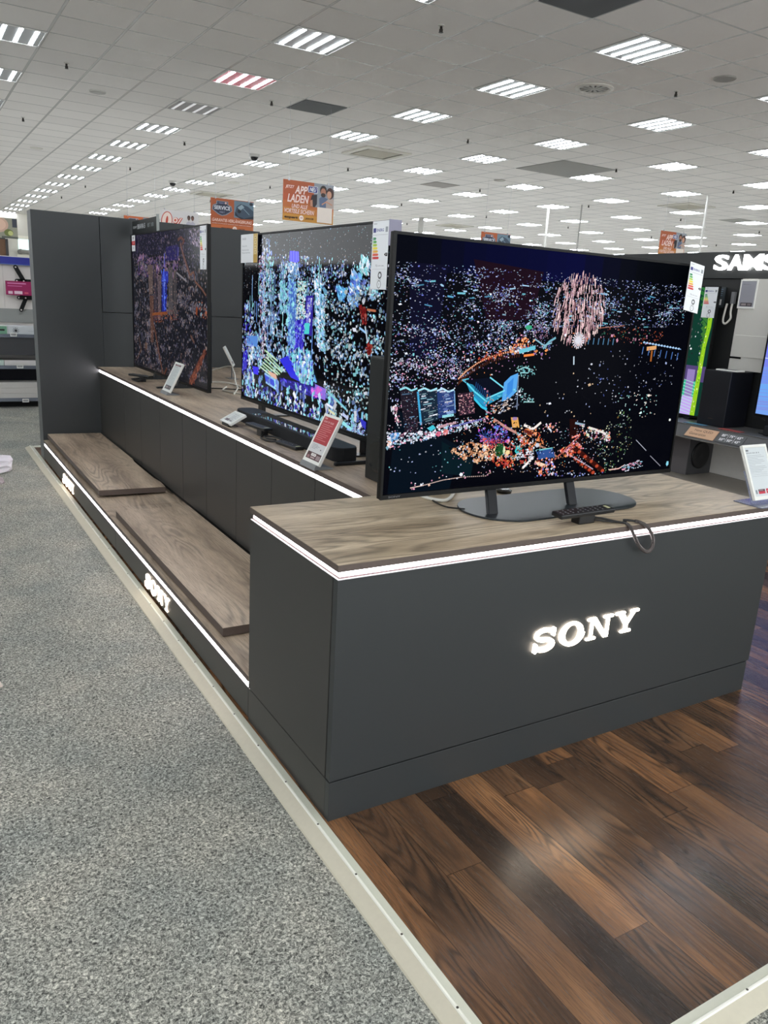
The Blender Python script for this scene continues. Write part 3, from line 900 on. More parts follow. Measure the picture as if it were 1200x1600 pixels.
    a.line([(0.413,0.727),(0.446,0.746),(0.470,0.719)], .009, (250, 240, 235)); a.poly([(0.416,0.744),(0.447,0.763),(0.453,0.780),(0.413,0.760)], (110, 40, 30)); a.poly([(0.368,0.692),(0.391,0.693),(0.399,0.737),(0.376,0.736)], (230, 170, 90)); a.dot(*[(0.381,0.698)][0], .014, .007, (120, 110, 200))
    a.poly([(0.463,0.843),(0.520,0.837),(0.532,0.878),(0.475,0.884)], (50, 84, 150)); a.line([(0.463,0.843),(0.520,0.837)], .006, (130, 220, 220)); a.scatter([(0.399,0.849),(0.454,0.842),(0.452,0.877),(0.404,0.866)], 30, (.003, .005), [WH, (240, 190, 190)], 32, aspect=(2, 4))
    a.line([(0.423,0.917),(0.456,0.874)], .010, (245, 240, 240)); a.line([(0.463,0.895),(0.500,0.916)], .014, (245, 215, 190)); a.scatter([(0.461,0.877),(0.524,0.883),(0.544,0.956),(0.472,0.963)], 70, (.003, .006), [WH, (120, 140, 230), (255, 150, 110), RD, PK], 33)
    a.scatter([(0.535,0.852),(0.605,0.814),(0.636,0.846),(0.576,0.883)], 110, (.0028, .0055), [(255, 120, 80), (230, 70, 50), PK, (250, 180, 160), OR], 34)
    a.line([(0.584,0.795),(0.613,0.780)], .006, (255, 150, 130)); a.line([(0.531,0.890),(0.614,0.785)], .006, (230, 120, 110), None, .7)
    # glowing red road
    a.L += 1
    r1 = [(0.593,0.837),(0.716,0.961)]; r2 = [(0.605,0.891),(0.680,0.966)]
    for r_ in (r1, r2):
        a.line(r_, .020, (58, 16, 10)); a.L += 1
        for i in range(6):
            t = i / 5
            a.dot(r_[0][0] + (r_[1][0] - r_[0][0]) * t, r_[0][1] + (r_[1][1] - r_[0][1]) * t, .010, .007, (186, 72, 46), None, 7)
        a.L += 1
    a.line([(0.583,0.874),(0.633,0.912),(0.678,0.950)], .004, (190, 170, 190))
    a.scatter([(0.473,0.730),(0.523,0.722),(0.531,0.765),(0.482,0.759)], 34, (.0028, .005), [(255, 160, 120), WH, PK], 35)
    a.line([(0.590,0.728),(0.626,0.739)], .008, (150, 180, 200)); a.line([(0.641,0.752),(0.697,0.776),(0.725,0.805)], .010, (240, 230, 225))
    a.scatter([(0.609,0.738),(0.735,0.782),(0.727,0.824),(0.632,0.799)], 90, (.0026, .005), [WH, PK, (250, 150, 110), (210, 220, 190)], 36)
    a.line([(0.834,0.823),(0.883,0.880)], .003, (170, 175, 190)); a.line([(0.903,0.907),(0.954,0.964)], .003, (150, 150, 165))
    a.line([(0.741,0.960),(0.779,0.958),(0.803,0.942)], .005, (240, 190, 180)); a.scatter([(0.786,0.946),(0.867,0.923),(0.881,0.956),(0.807,0.974)], 60, (.0025, .0045), [WH, (150, 210, 240), PK], 37, aspect=(2, 4), rot=-.2)
    a.dot(*[(0.983,0.954)][0], .009, .012, (140, 215, 235)); a.dot(*[(0.965,0.733)][0], .007, .006, (240, 245, 240))
    a.L += 1
    low = [(0.178,0.690),(0.292,0.677),(0.376,0.714),(0.506,0.732),(0.721,0.769),(0.730,0.854),(0.620,0.971),(0.505,0.975),(0.350,0.928),(0.187,0.848)]
    a.scatter(low, 520, (.0012, .0026), [WH, WH, PK, OR, (255, 225, 190), TL, BW], 63, k=(.5, 1.2))
    a.scatter(low, 420, (.0018, .0042), [(5, 5, 12), (3, 4, 10), (12, 8, 12)], 64, aspect=(.5, 2.5))
    a.scatter([(0.037,0.570),(0.188,0.572),(0.200,0.678),(0.059,0.747)], 260, (.0010, .0020), [(150, 190, 210), (90, 110, 140), (12, 16, 28), (190, 170, 180)], 65, aspect=(1, 3))
    a.scatter([(0.009,0.704),(0.277,0.682),(0.295,0.720),(0.013,0.804)], 240, (.0012, .0026), [WH, (6, 6, 14), PK, (150, 190, 240)], 66)
    # promenade of lamps bottom left
    cv = [(0.082,0.961),(0.118,0.955),(0.173,0.940),(0.230,0.934),(0.310,0.938)]
    for (p, q), (r_, s_) in zip(cv, cv[1:]):
        for j in range(13):
            t = j / 13
            a.dot(p + (r_ - p) * t, q + (s_ - q) * t, .0022, .0022, (250, 220, 210))
    a.scatter([(0.074,0.934),(0.191,0.916),(0.329,0.915),(0.334,0.932),(0.173,0.946),(0.083,0.971)], 30, (.002, .004), [WH, PK, (230, 190, 170)], 38)
    a.scatter([(0.012,0.794),(0.300,0.791),(0.267,0.897),(0.017,0.908)], 34, (.0018, .0034), [WH, TL, BW], 39, k=(.4, 1))
    a.scatter([(0.503,0.951),(0.729,0.965),(0.720,0.992),(0.529,0.990)], 30, (.002, .004), [(150, 170, 240), (90, 90, 160), WH], 40)
    return a

def tv2_art(W, H):
    a = Art(W, H); a.vmax = 0.972
    a.rect(0, 0, 1, 1, (3, 3, 7)); a.L = 1
    LB = (150, 195, 240); LC = (150, 225, 235); IN = (70, 60, 220); IV = (60, 50, 190)
    a.scatter([(0, 0), (1, 0), (1, .36), (0, .36)], 754, (.0014, .0032), [WH, LB, (170, 150, 140), LC, (110, 110, 130)], 50, aspect=(.4, 1.3), k=(.3, 1.0))
    # towers of light, upper left
    a.scatter([(0.172,0.028),(0.247,0.033),(0.264,0.704),(0.176,0.717)], 348, (.004, .008), [LB, WH, (120, 150, 220), (170, 180, 210)], 51, aspect=(.4, 1.2))
    a.scatter([(0.207,0.129),(0.270,0.130),(0.276,0.376),(0.213,0.379)], 130, (.004, .008), [LC, (140, 210, 190), LB], 52, aspect=(.3, 1))
    a.scatter([(0.141,0.109),(0.196,0.111),(0.220,0.710),(0.164,0.719)], 217, (.004, .008), [(200, 150, 180), WH, (150, 110, 140)], 53, aspect=(.3, 1))
    a.scatter([(0.147,0.109),(0.964,0.176),(0.971,0.286),(0.152,0.382)], 1305, (.003, .0085), [LB, WH, (110, 130, 210), LC, (120, 130, 160), (60, 66, 120)], 54, aspect=(.4, 1.6), k=(.5, 1.2), clump=40)
    a.scatter([(0.018,0.389),(0.609,0.296),(0.626,0.698),(0.023,0.840)], 1667, (.004, .011), [LB, WH, LC, LB, (110, 130, 200), (150, 160, 190), (70, 84, 140)], 55, aspect=(.3, 1.6), k=(.5, 1.2), clump=40)
    a.poly([(0.393,0.107),(0.458,0.113),(0.464,0.162),(0.442,0.171),(0.390,0.160)], (50, 45, 235), k=1.1); a.L += 1
    for i in range(4):
        a.line([(0.402,0.111),(0.404,0.164)] if i == 0 else ([(0.421,0.108),(0.423,0.167)] if i == 1 else ([(0.440,0.112),(0.442,0.168)] if i == 2 else [(0.454,0.116),(0.455,0.158)])), .010, (100, 100, 255))
    a.L += 1
    a.scatter([(0.385,0.174),(0.456,0.175),(0.458,0.227),(0.387,0.227)], 87, (.006, .010), [LB, WH, (120, 170, 235)], 56)
    rn = random.Random(21)
    for i in range(80):
        u = rn.uniform(.05, .62); v = rn.uniform(.14, .52)
        a.line([(u, v), (u + rn.uniform(-.003, .003), v + rn.uniform(.05, .2))], rn.uniform(.003, .008), rn.choice([LB, LC, (90, 130, 200), (130, 170, 220), (10, 10, 20), (6, 6, 14)]), a.L + rn.randrange(5), rn.uniform(.5, 1.1))
    for i in range(60):
        u = rn.uniform(.02, .95); v = rn.uniform(.30, .85)
        a.dot(u, v, rn.uniform(.008, .022), rn.uniform(.012, .035), (5, 5, 10), a.L + 5, 6)
    a.L += 6
    # blue lit towers
    a.poly([(0.520,0.337),(0.568,0.335),(0.568,0.541),(0.505,0.538)], (50, 40, 150)); a.L += 1
    a.scatter([(0.525,0.344),(0.556,0.342),(0.553,0.493),(0.526,0.495)], 72, (.004, .010), [(150, 150, 240), WH, (110, 110, 230)], 57, aspect=(.3, 1), rot=.6)
    a.poly([(0.508,0.480),(0.548,0.477),(0.546,0.533),(0.505,0.538)], (80, 210, 210))
    a.scatter([(0.454,0.267),(0.513,0.266),(0.516,0.456),(0.452,0.461)], 174, (.004, .009), [WH, (210, 220, 200), LC], 58, aspect=(1, 3))
    a.poly([(0.457,0.468),(0.512,0.463),(0.510,0.649),(0.449,0.658)], (44, 34, 190)); a.L += 1
    a.scatter([(0.443,0.469),(0.516,0.463),(0.515,0.665),(0.436,0.677)], 188, (.005, .011), [IN, (110, 110, 245), LB, (40, 30, 150)], 59, aspect=(.3, 1.5))
    a.poly([(0.393,0.268),(0.445,0.267),(0.443,0.607),(0.395,0.613)], (70, 110, 190)); a.L += 1
    a.scatter([(0.383,0.234),(0.449,0.234),(0.448,0.623),(0.385,0.632)], 275, (.005, .010), [LB, (120, 170, 235), LC, (80, 110, 200)], 60, aspect=(.3, 1.4))
    a.scatter([(0.320,0.269),(0.369,0.268),(0.389,0.439),(0.325,0.444)], 159, (.005, .010), [LC, LB, (110, 190, 210)], 61, aspect=(.3, 1.2))
    a.scatter([(0.573,0.249),(0.641,0.279),(0.656,0.611),(0.601,0.602)], 348, (.005, .011), [LC, LB, WH, (120, 190, 230)], 62, aspect=(.8, 2.6), rot=.5)
    # striped buildings, right
    for q, n, c in (([(0.795,0.214),(0.852,0.231),(0.840,0.333),(0.790,0.326)], 120, [(110, 180, 240), LB, (90, 120, 220), WH]), ([(0.716,0.287),(0.769,0.291),(0.762,0.357),(0.723,0.341)], 50, [(90, 170, 235), (120, 200, 245)]), ([(0.786,0.326),(0.841,0.342),(0.828,0.377),(0.784,0.362)], 40, [(100, 150, 230), LB])):
        a.poly(q, (40, 70, 140)); a.L += 1
        a.scatter(q, n, (.006, .012), c, 63 + n, aspect=(1.5, 4), rot=.55)
    a.scatter([(0.844,0.146),(0.892,0.161),(0.890,0.231),(0.841,0.220)], 101, (.004, .010), [LC, (120, 200, 210), WH], 65, rot=1.2, aspect=(1, 3))
    # dark quarter of small lights, right
    a.scatter([(0.630,0.311),(0.982,0.258),(1.009,0.704),(0.912,1.005),(0.720,0.941),(0.650,0.776)], 1305, (.0035, .009), [WH, LC, LB, (190, 200, 200), (130, 160, 170), (90, 110, 150)], 66, aspect=(.4, 2.2), k=(.4, 1.15), clump=45)
    a.scatter([(0.849,0.370),(0.884,0.380),(0.896,0.460),(0.867,0.448)], 58, (.005, .010), [(124, 26, 28), (160, 80, 72), (96, 20, 22)], 67)
    a.scatter([(0.894,0.542),(0.928,0.544),(0.923,0.588),(0.899,0.586)], 34, (.005, .010), [(120, 26, 26), (150, 60, 50)], 68)
    a.line([(0.892,0.385),(0.938,0.388)], .010, (180, 110, 80))
    a.line([(0.886,0.461),(0.903,0.532)], .010, (190, 210, 225)); a.line([(0.855,0.470),(0.891,0.490)], .010, LB)
    a.L += 1
    # plaza, centre bottom
    a.poly([(0.332,0.700),(0.396,0.669),(0.495,0.751),(0.524,0.801),(0.425,0.785)], (52, 52, 225)); a.L += 1
    a.poly([(0.405,0.640),(0.545,0.634),(0.612,0.777),(0.496,0.793)], (100, 170, 225)); a.L += 1
    a.scatter([(0.380,0.632),(0.553,0.619),(0.604,0.785),(0.497,0.806)], 478, (.007, .016), [LC, (120, 220, 235), LB, WH, (90, 110, 230), (20, 30, 90)], 69, aspect=(.3, 1.6))
    a.poly([(0.335,0.802),(0.630,0.800),(0.633,0.863),(0.351,0.843)], (26, 20, 130)); a.L += 1
    a.scatter([(0.330,0.803),(0.596,0.807),(0.598,0.861),(0.351,0.843)], 58, (.004, .008), [(90, 80, 230), (60, 50, 190)], 70, aspect=(2, 5), rot=.25)
    a.poly([(0.600,0.786),(0.672,0.798),(0.671,0.857),(0.598,0.850)], (140, 110, 220)); a.scatter([(0.574,0.811),(0.652,0.815),(0.633,0.853),(0.576,0.852)], 87, (.006, .013), [(230, 110, 230), (200, 90, 220), (150, 110, 230)], 71)
    a.L += 1
    # striped awning
    for i in range(8):
        x0 = 404 + 1.9 * i; y0 = 569 - 3.1 * i
        p = STRIPE[i]
        a.line(p, .009, (200, 230, 200) if i % 2 == 0 else (170, 210, 170))
    a.L += 1
    a.poly([(0.015,0.702),(0.058,0.680),(0.048,0.796),(0.004,0.824)], (50, 40, 190)); a.poly([(0.102,0.775),(0.160,0.773),(0.155,0.820),(0.114,0.820)], (60, 50, 235))
    a.poly([(0.211,0.806),(0.330,0.832),(0.331,0.869),(0.223,0.846)], (60, 80, 215)); a.line([(0.211,0.802),(0.330,0.829),(0.326,0.877),(0.223,0.850)], .012, LB)
    a.poly([(0.238,0.779),(0.308,0.789),(0.320,0.820),(0.266,0.807)], (225, 180, 160))
    a.line([(0.066,0.773),(0.111,0.653)], .016, (220, 230, 230)); a.line([(0.039,0.651),(0.111,0.653)], .014, (180, 200, 230))
    a.poly([(0.039,0.600),(0.145,0.588),(0.146,0.653),(0.052,0.657)], (90, 140, 215))
    a.L += 1
    # people and foliage lit white-blue along the bottom
    rn = random.Random(9)
    for i in range(150):
        t = rn.random()
        x0, y0 = BOT[0]; x1, y1 = BOT[1]
        u = x0 + (x1 - x0) * t; v0_ = y0 + (y1 - y0) * t
        v = v0_ - rn.random() * .20
        l = rn.uniform(.02, .075)
        lean = rn.uniform(-.35, .35)
        c = rn.choice([LB, LC, WH, (120, 150, 230), (190, 215, 240), (90, 110, 200), (130, 200, 230)])
        a.line([(u, v), (u + lean * l, v + l * .5), (u + lean * l * .3, v + l)], rn.uniform(.010, .026), c, a.L + rn.randrange(8), rn.uniform(.6, 1.1))
    a.L += 9
    a.scatter([(0.005,0.864),(0.635,0.913),(0.638,0.987),(0.006,0.953)], 290, (.006, .014), [(6, 6, 20), (16, 16, 60), WH, LC, (60, 50, 180)], 72, aspect=(.3, 1.2))
    a.scatter([(-0.000,0.428),(0.096,0.460),(0.104,0.925),(0.005,0.905)], 188, (.004, .009), [WH, LB, IN, IV, (120, 120, 160)], 73, aspect=(.3, 1.4))
    a.line([(0.680,0.872),(0.721,0.885)], .012, WH); a.line([(0.693,0.899),(0.735,0.914)], .012, (220, 220, 180)); a.line([(0.767,0.935),(0.845,0.968)], .022, LC); a.line([(0.781,0.899),(0.816,0.913)], .016, (190, 200, 235))
    a.poly([(0.881,0.892),(0.917,0.904),(0.916,0.941),(0.894,0.926)], (50, 50, 190))
    a.line([(0.685,0.808),(0.803,0.871)], .012, (130, 200, 215))
    a.L += 1
    a.scatter([(0.835,0.911),(0.916,0.941),(0.905,0.994),(0.800,0.962)], 58, (.004, .007), [LB, (120, 120, 180)], 74)
    return a

STRIPE = [[(0.171,0.767),(0.288,0.811)], [(0.188,0.753),(0.303,0.801)], [(0.193,0.737),(0.324,0.789)], [(0.204,0.717),(0.339,0.783)], [(0.220,0.703),(0.354,0.769)], [(0.231,0.686),(0.364,0.760)], [(0.225,0.668),(0.317,0.710)], [(0.208,0.663),(0.274,0.695)]]
BOT = [(0.013,0.993),(0.912,1.002)]

def tv3_art(W, H):
    a = Art(W, H); a.vmax = 0.985
    a.rect(0, 0, 1, 1, (13, 13, 22)); a.L = 1
    a.poly([(0.024,-0.003),(0.831,0.007),(0.829,0.158),(0.014,0.156)], (19, 17, 34)); a.poly([(0.512,0.111),(0.666,0.101),(0.680,0.198),(0.518,0.203)], (26, 18, 78), 2)
    a.poly([(0.884,0.224),(1.004,0.274),(1.003,0.441),(0.910,0.388)], (8, 9, 13), 3)
    a.L = 4
    mu = [(92, 90, 104), (70, 68, 90), (124, 114, 120), (54, 52, 74), (134, 116, 112), (84, 64, 62), (108, 110, 124)]
    a.scatter([(0.023,0.007),(1.005,0.009),(1.004,0.255),(0.011,0.203)], 1100, (.003, .0075), [(54, 50, 80), (76, 70, 106), (104, 92, 116), (38, 36, 62), (112, 98, 112)], 80, aspect=(.3, 1.3), k=(.5, 1.1))
    a.scatter([(0.046,0.166),(1.004,0.248),(1.000,0.942),(-0.004,0.989)], 4600, (.0035, .010), mu, 81, aspect=(.25, 1.3), k=(.4, 1.15), clump=60)
    a.scatter([(0.089,0.149),(0.680,0.190),(0.645,0.335),(0.080,0.298)], 520, (.004, .010), [(120, 92, 130), (150, 120, 150), (90, 70, 130), (170, 130, 150), (70, 60, 110)], 82, aspect=(.25, 1), k=(.5, 1.1), clump=14)
    a.scatter([(0.795,0.023),(0.933,0.025),(0.912,0.124),(0.815,0.116)], 70, (.006, .013), [(120, 108, 130), (150, 130, 150), (84, 78, 100)], 83)
    # towers
    for q, c in (([(0.255,0.225),(0.331,0.226),(0.322,0.430),(0.265,0.433)], (92, 78, 76)), ([(0.341,0.217),(0.377,0.218),(0.380,0.607),(0.333,0.611)], (56, 48, 60)), ([(0.392,0.296),(0.446,0.296),(0.425,0.603),(0.389,0.606)], (90, 76, 84)), ([(0.542,0.245),(0.599,0.245),(0.591,0.546),(0.540,0.550)], (78, 74, 78)), ([(0.607,0.262),(0.646,0.270),(0.638,0.585),(0.598,0.588)], (66, 62, 66)), ([(0.274,0.441),(0.331,0.439),(0.316,0.773),(0.278,0.778)], (88, 60, 52))):
        a.poly(q, c, k=.8); a.L += 1
        a.scatter(q, 60, (.003, .007), [(120, 100, 96), (40, 34, 40), (150, 120, 110)], int(q[0][0] * 1000) + 9, aspect=(.3, 1))
    a.poly([(0.455,0.287),(0.523,0.287),(0.507,0.539),(0.445,0.544)], (26, 32, 116)); a.L += 1
    a.poly([(0.464,0.270),(0.541,0.270),(0.539,0.337),(0.444,0.339)], (38, 46, 150)); a.L += 1
    a.line([(0.482,0.253),(0.481,0.532)], .020, (70, 100, 220)); a.line([(0.494,0.152),(0.491,0.244)], .022, (84, 84, 160)); a.line([(0.487,0.342),(0.486,0.372)], .02, (130, 140, 200))
    a.scatter([(0.447,0.270),(0.541,0.270),(0.507,0.535),(0.445,0.539)], 50, (.005, .010), [(60, 80, 230), (110, 140, 240), (20, 20, 110)], 84, aspect=(.3, 1))
    # roads of orange light
    for p, w, c in (([(0.697,0.095),(0.733,0.175),(0.805,0.293)], .026, (120, 84, 78)), ([(0.667,0.074),(0.706,0.060),(0.743,0.082),(0.720,0.104)], .020, (104, 62, 54)), ([(0.805,0.293),(0.848,0.274),(0.862,0.332),(0.937,0.376),(0.977,0.412)], .016, (124, 84, 70)), ([(0.646,0.278),(0.768,0.333)], .014, (150, 144, 150)), ([(0.287,0.568),(0.348,0.700),(0.406,0.876),(0.447,0.988)], .028, (104, 68, 56)), ([(0.465,0.985),(0.502,0.929)], .020, (96, 52, 36)), ([(0.306,0.572),(0.523,0.547)], .022, (150, 84, 44)), ([(0.549,0.528),(0.572,0.612)], .02, (120, 96, 92)), ([(0.086,0.753),(0.123,0.846),(0.054,0.930)], .014, (100, 74, 62)), ([(0.198,0.788),(0.206,0.835)], .03, (110, 78, 58)), ([(0.881,0.486),(0.873,0.534)], .034, (150, 74, 44)), ([(0.806,0.668),(0.849,0.711)], .02, (110, 80, 72)), ([(0.674,0.118),(0.665,0.173)], .02, (90, 84, 160))):
        a.line(p, w, c, None, .62); a.L += 1
    a.poly([(0.794,0.941),(0.824,0.907),(0.912,0.791),(0.974,0.730),(0.967,0.770),(0.890,0.875),(0.816,0.987),(0.786,0.985)], (92, 48, 36), k=.8); a.L += 1
    a.scatter([(0.771,0.988),(0.961,0.732),(0.981,0.757),(0.831,0.989)], 70, (.006, .014), [(170, 96, 72), (110, 52, 38), (140, 76, 56)], 85, aspect=(.3, .8), rot=.3, k=(.4, .8))
    a.scatter([(0.307,0.544),(0.672,0.520),(0.670,0.582),(0.303,0.636)], 90, (.004, .008), [(130, 60, 50), (150, 90, 60), (90, 40, 50)], 86)
    a.scatter([(0.895,0.446),(1.003,0.460),(1.002,0.554),(0.908,0.543)], 30, (.005, .010), [(150, 84, 60), (110, 130, 140), (170, 110, 90)], 87)
    return a

def energy_label(name_label, parent_loc, rz, W, H, tilt=0.0, curl=0.0, group=None, cls='F', hook=True):
    """white energy card: flag, ENERG, seven coloured bars, class arrow, icons"""
    t = thing('energy_label', name_label, 'label', parent_loc, rz, group)
    MB().box(0, W, 0, 0.0009, -H, 0).build('card', mat('white card', (232, 234, 236), 0.45), t)
    a = Art(W, H, 0.00008)
    a.L = 2
    a.rect(0.01, 0.005, .99, .995, (236, 239, 242))
    a.L = 3
    a.rect(.05, .10, .22, .165, (54, 58, 130)); a.text('ENERG', .26, .112, .042, (84, 88, 150), .44, .02); a.rect(.80, .09, .94, .165, (150, 156, 160))
    a.text('SONY', .06, .03, .018, (60, 60, 66), .22); a.line([(.05, .20), (.95, .20)], .0008, (120, 120, 130))
    cols = [(30, 140, 84), (78, 170, 70), (176, 206, 60), (244, 226, 60), (236, 178, 66), (226, 96, 66), (212, 50, 52)]
    for i, c in enumerate(cols):
        v = .235 + .047 * i
        w = .16 + .035 * i
        a.poly([(.05, v), (.05 + w, v), (.05 + w + .05, v + .018), (.05 + w, v + .036), (.05, v + .036)], c)
        a.text('ABCDEFG'[i], .07, v + .007, .022, (250, 250, 250), .035, L=5)
    v = .235 + .047 * ('ABCDEFG'.index(cls))
    a.poly([(.78, v + .016), (.86, v - .006), (.98, v - .006), (.98, v + .042), (.86, v + .042)], (16, 16, 18))
    a.text(cls, .88, v + .006, .024, (245, 245, 245), .06, L=5)
    a.text('72', .28, .635, .028, (90, 90, 96), .12); a.text('kWh/1000h', .44, .643, .016, (110, 110, 118), .36)
    a.line([(.08, .70), (.92, .70)], .0006, (150, 150, 156))
    a.ring(.58, .79, .10 * W, .05 * W, (60, 62, 66), n=6); a.text('HDR', .42, .852, .014, (110, 110, 116), .26)
    a.ring(.55, .925, .12 * W, .022 * W, (96, 98, 102), n=8); a.text('7', .52, .91, .026, (90, 90, 96), .05)
    a.build('print', t, PRINT, (0, -0.0001, -H))
    return t

# ---- television on the front counter
TV1W, TV1H = 1.449, 0.846
c, s_ = math.cos(0.014), math.sin(0.014)
t1 = thing('television', 'television showing night harbour with fireworks on the front counter', 'television', (0.323 + TV1W / 2 * c, 0.336 + TV1W / 2 * s_, T + 0.0005), 0.014, 'televisions on the display island')
z0 = 0.910 - T
tv_body(t1, TV1W, TV1H, z0, 0.05)
tv1_art(TV1W, TV1H).build('screen', t1, SCREEN, (-TV1W / 2, 0, z0))
# oval base plate and two flat posts
pl = []
ox, oy = 1.083 - t1.location.x, 0.332 - t1.location.y
for i in range(48):
    tt = 2 * PI * i / 48
    pl.append((ox + math.copysign(0.235, math.cos(tt)) + 0.165 * math.cos(tt), oy + 0.165 * math.sin(tt)))
MB().prism(pl, 0.007).build('base_plate', mat('dark satin stand', (40, 46, 50), 0.28, metal=0.2, spec=0.5), t1, 0.0015)
for px in (0.760, 1.150):
    m_ = MB()
    x = px - t1.location.x
    yb = 0.280 - t1.location.y; yt = 0.350 - t1.location.y
    lo = [(x - 0.021, yb - 0.008), (x + 0.021, yb - 0.008), (x + 0.021, yb + 0.010), (x - 0.021, yb + 0.010)]
    hi = [(x + 0.018, yt - 0.008), (x + 0.060, yt - 0.008), (x + 0.060, yt + 0.010), (x + 0.018, yt + 0.010)]
    A_ = [m_.bm.verts.new((p[0], p[1], 0.0075)) for p in lo]; B_ = [m_.bm.verts.new((p[0], p[1], z0 + 0.001)) for p in hi]
    m_.bm.faces.new(A_[::-1]); m_.bm.faces.new(B_)
    for i in range(4):
        m_.bm.faces.new((A_[i], A_[(i + 1) % 4], B_[(i + 1) % 4], B_[i]))
    m_.build('post', black_metal, t1, 0.002)
MB().lathe([(0.03, 0.0), (0.032, 0.01), (0.022, 0.016)], (1.035 - t1.location.x, 0.545 - t1.location.y, 0.0), 20).build('cable_clip', black_gloss, t1)
a = Art(0.06, 0.006); a.text('SONY', 0, 0, 1, (120, 120, 124), .8); a.build('brand_lettering', t1, PRINT, (-TV1W / 2 + 0.03, -0.0082, z0 + 0.005))

# ---- two televisions on the rear counter (screens face the carpet aisle)
def side_tv(label, ox, oy, th, W, H, z0w, art, scr):
    name = 'television'
    d = Vector((math.cos(th), math.sin(th), 0))
    ce = Vector((ox, oy, 0)) + d * (W / 2)
    t = thing(name, label, 'television', (ce.x, ce.y, T + 0.0005), th, 'televisions on the display island')
    z = z0w - T
    tv_body(t, W, H, z, 0.05)
    art(W, H).build('screen', t, scr, (-W / 2, 0, z))
    return t, z
t2, z2 = side_tv('television with bright blue and white city picture, above the black soundbar', 0.79, 2.832, -1.555, 1.672, 0.9685, 0.910, tv2_art, SCREEN_GLOSS)
for sx in (-0.62, 0.62):
    MB().box(sx - 0.03, sx + 0.03, 0.03, 0.055, 0.008, z2 + 0.05).build('post', black_metal, t2, 0.002)
    MB().box(sx - 0.035, sx + 0.035, -0.02, 0.26, 0.0, 0.0075).build('foot', black_metal, t2, 0.002)
t3, z3 = side_tv('television with dim brownish city picture, the one nearest the tall partition', 0.7275, 5.28, -1.551, 1.886, 1.093, 0.873, tv3_art, SCREEN_MATT)
for sx in (-0.30 + 0.0, 0.30):
    m_ = MB()
    m_.prism([(-0.17, 0.0), (-0.17, 0.010), (-0.02, 0.020), (-0.005, z3 + 0.02), (0.035, z3 + 0.02), (0.05, 0.018), (0.17, 0.008), (0.17, 0.0)], 0.034, 'x', sx - 0.017)
    m_.build('foot', black_metal, t3, 0.001)

# dark sign board on top of the far television
sg = thing('header_sign', 'black sign board with model text standing above the far television', 'sign', (0.815, 5.60, 1.968), -PI / 2)
MB().box(0, 0.785, 0, 0.012, 0, 0.128).build('board', mat('black sign board', (26, 30, 30), 0.5), sg, 0.001)
MB().box(0.786, 0.80, 0, 0.02, 0, 0.145).build('side_trim', mat('light sign edge', (150, 156, 152), 0.5), sg)
a = Art(0.785, 0.128)
a.text('SONY', .05, .34, .16, (190, 194, 196), .16, .02); a.text('BRAVIA 5', .24, .26, .30, (200, 204, 206), .32, .02); a.text('85" XR', .66, .30, .24, (150, 160, 160), .24)
a.build('lettering', sg, PRINT, (0, -0.0005, 0))

# small cards on the televisions
el1 = energy_label('curled white energy label on the right corner of the front television', (1.668, 0.320, 1.762), 0.014, 0.088, 0.185, tilt=0.10, cls='F', group='energy labels')
el1.rotation_euler = (-0.10, math.radians(8), 0.014)
el2 = energy_label('long white energy label on the right corner of the middle blue television', (0.776, 1.262, 1.872), -1.555, 0.132, 0.278, cls='F', group='energy labels')
MB().box(0.1325, 0.134, -0.001, 0.06, -0.10, 0.004).build('folded_edge', mat('violet grey card side', (150, 148, 168), 0.5), el2)
el3 = energy_label('long white energy label on the right corner of the far dim television', (0.712, 3.402, 1.947), -1.551, 0.118, 0.268, cls='G', group='energy labels')
gl = thing('info_card', 'white info card with gold band on left corner of the middle television', 'card', (0.776, 2.83, 1.877), -1.555)
MB().box(0, 0.25, 0, 0.001, -0.158, 0).build('card', mat('white card', (232, 234, 236), 0.45), gl)
a = Art(0.25, 0.158, 0.0001); a.L = 2
a.rect(0, 0, .76, 1, (228, 230, 232)); a.rect(.76, 0, 1, 1, (206, 176, 104)); a.L = 3
a.rect(.76, .72, 1, 1, (186, 150, 60)); a.text('OLED', .08, .12, .07, (120, 122, 126), .24)
for v, w in ((.38, .3), (.52, .42), (.62, .5)):
    a.text('Garantie', .07, v, .05, (140, 144, 150), w)
for v in (.08, .24, .42, .58):
    a.rect(.81, v, .94, v + .11, (226, 206, 150)); a.rect(.84, v + .03, .91, v + .08, (176, 150, 96), 4)
a.build('print', gl, PRINT, (0, -0.0001, -0.158))
rs = thing('price_sticker', 'small white and red sticker on the left edge of the far television', 'sticker', (0.716, 5.215, 1.956), -1.551)
MB().box(0, 0.10, 0, 0.001, -0.125, 0).build('card', mat('white card', (232, 234, 236), 0.45), rs)
a = Art(0.10, 0.125, 0.0001); a.L = 2
a.rect(0, .36, 1, .62, (196, 40, 48)); a.L = 3
a.text('TOP', .25, .43, .12, (240, 220, 220), .5); a.text('85', .3, .1, .14, (110, 60, 60), .4); a.text('4K', .3, .74, .12, (150, 150, 150), .4)
a.build('print', rs, PRINT, (0, -0.0001, -0.125))

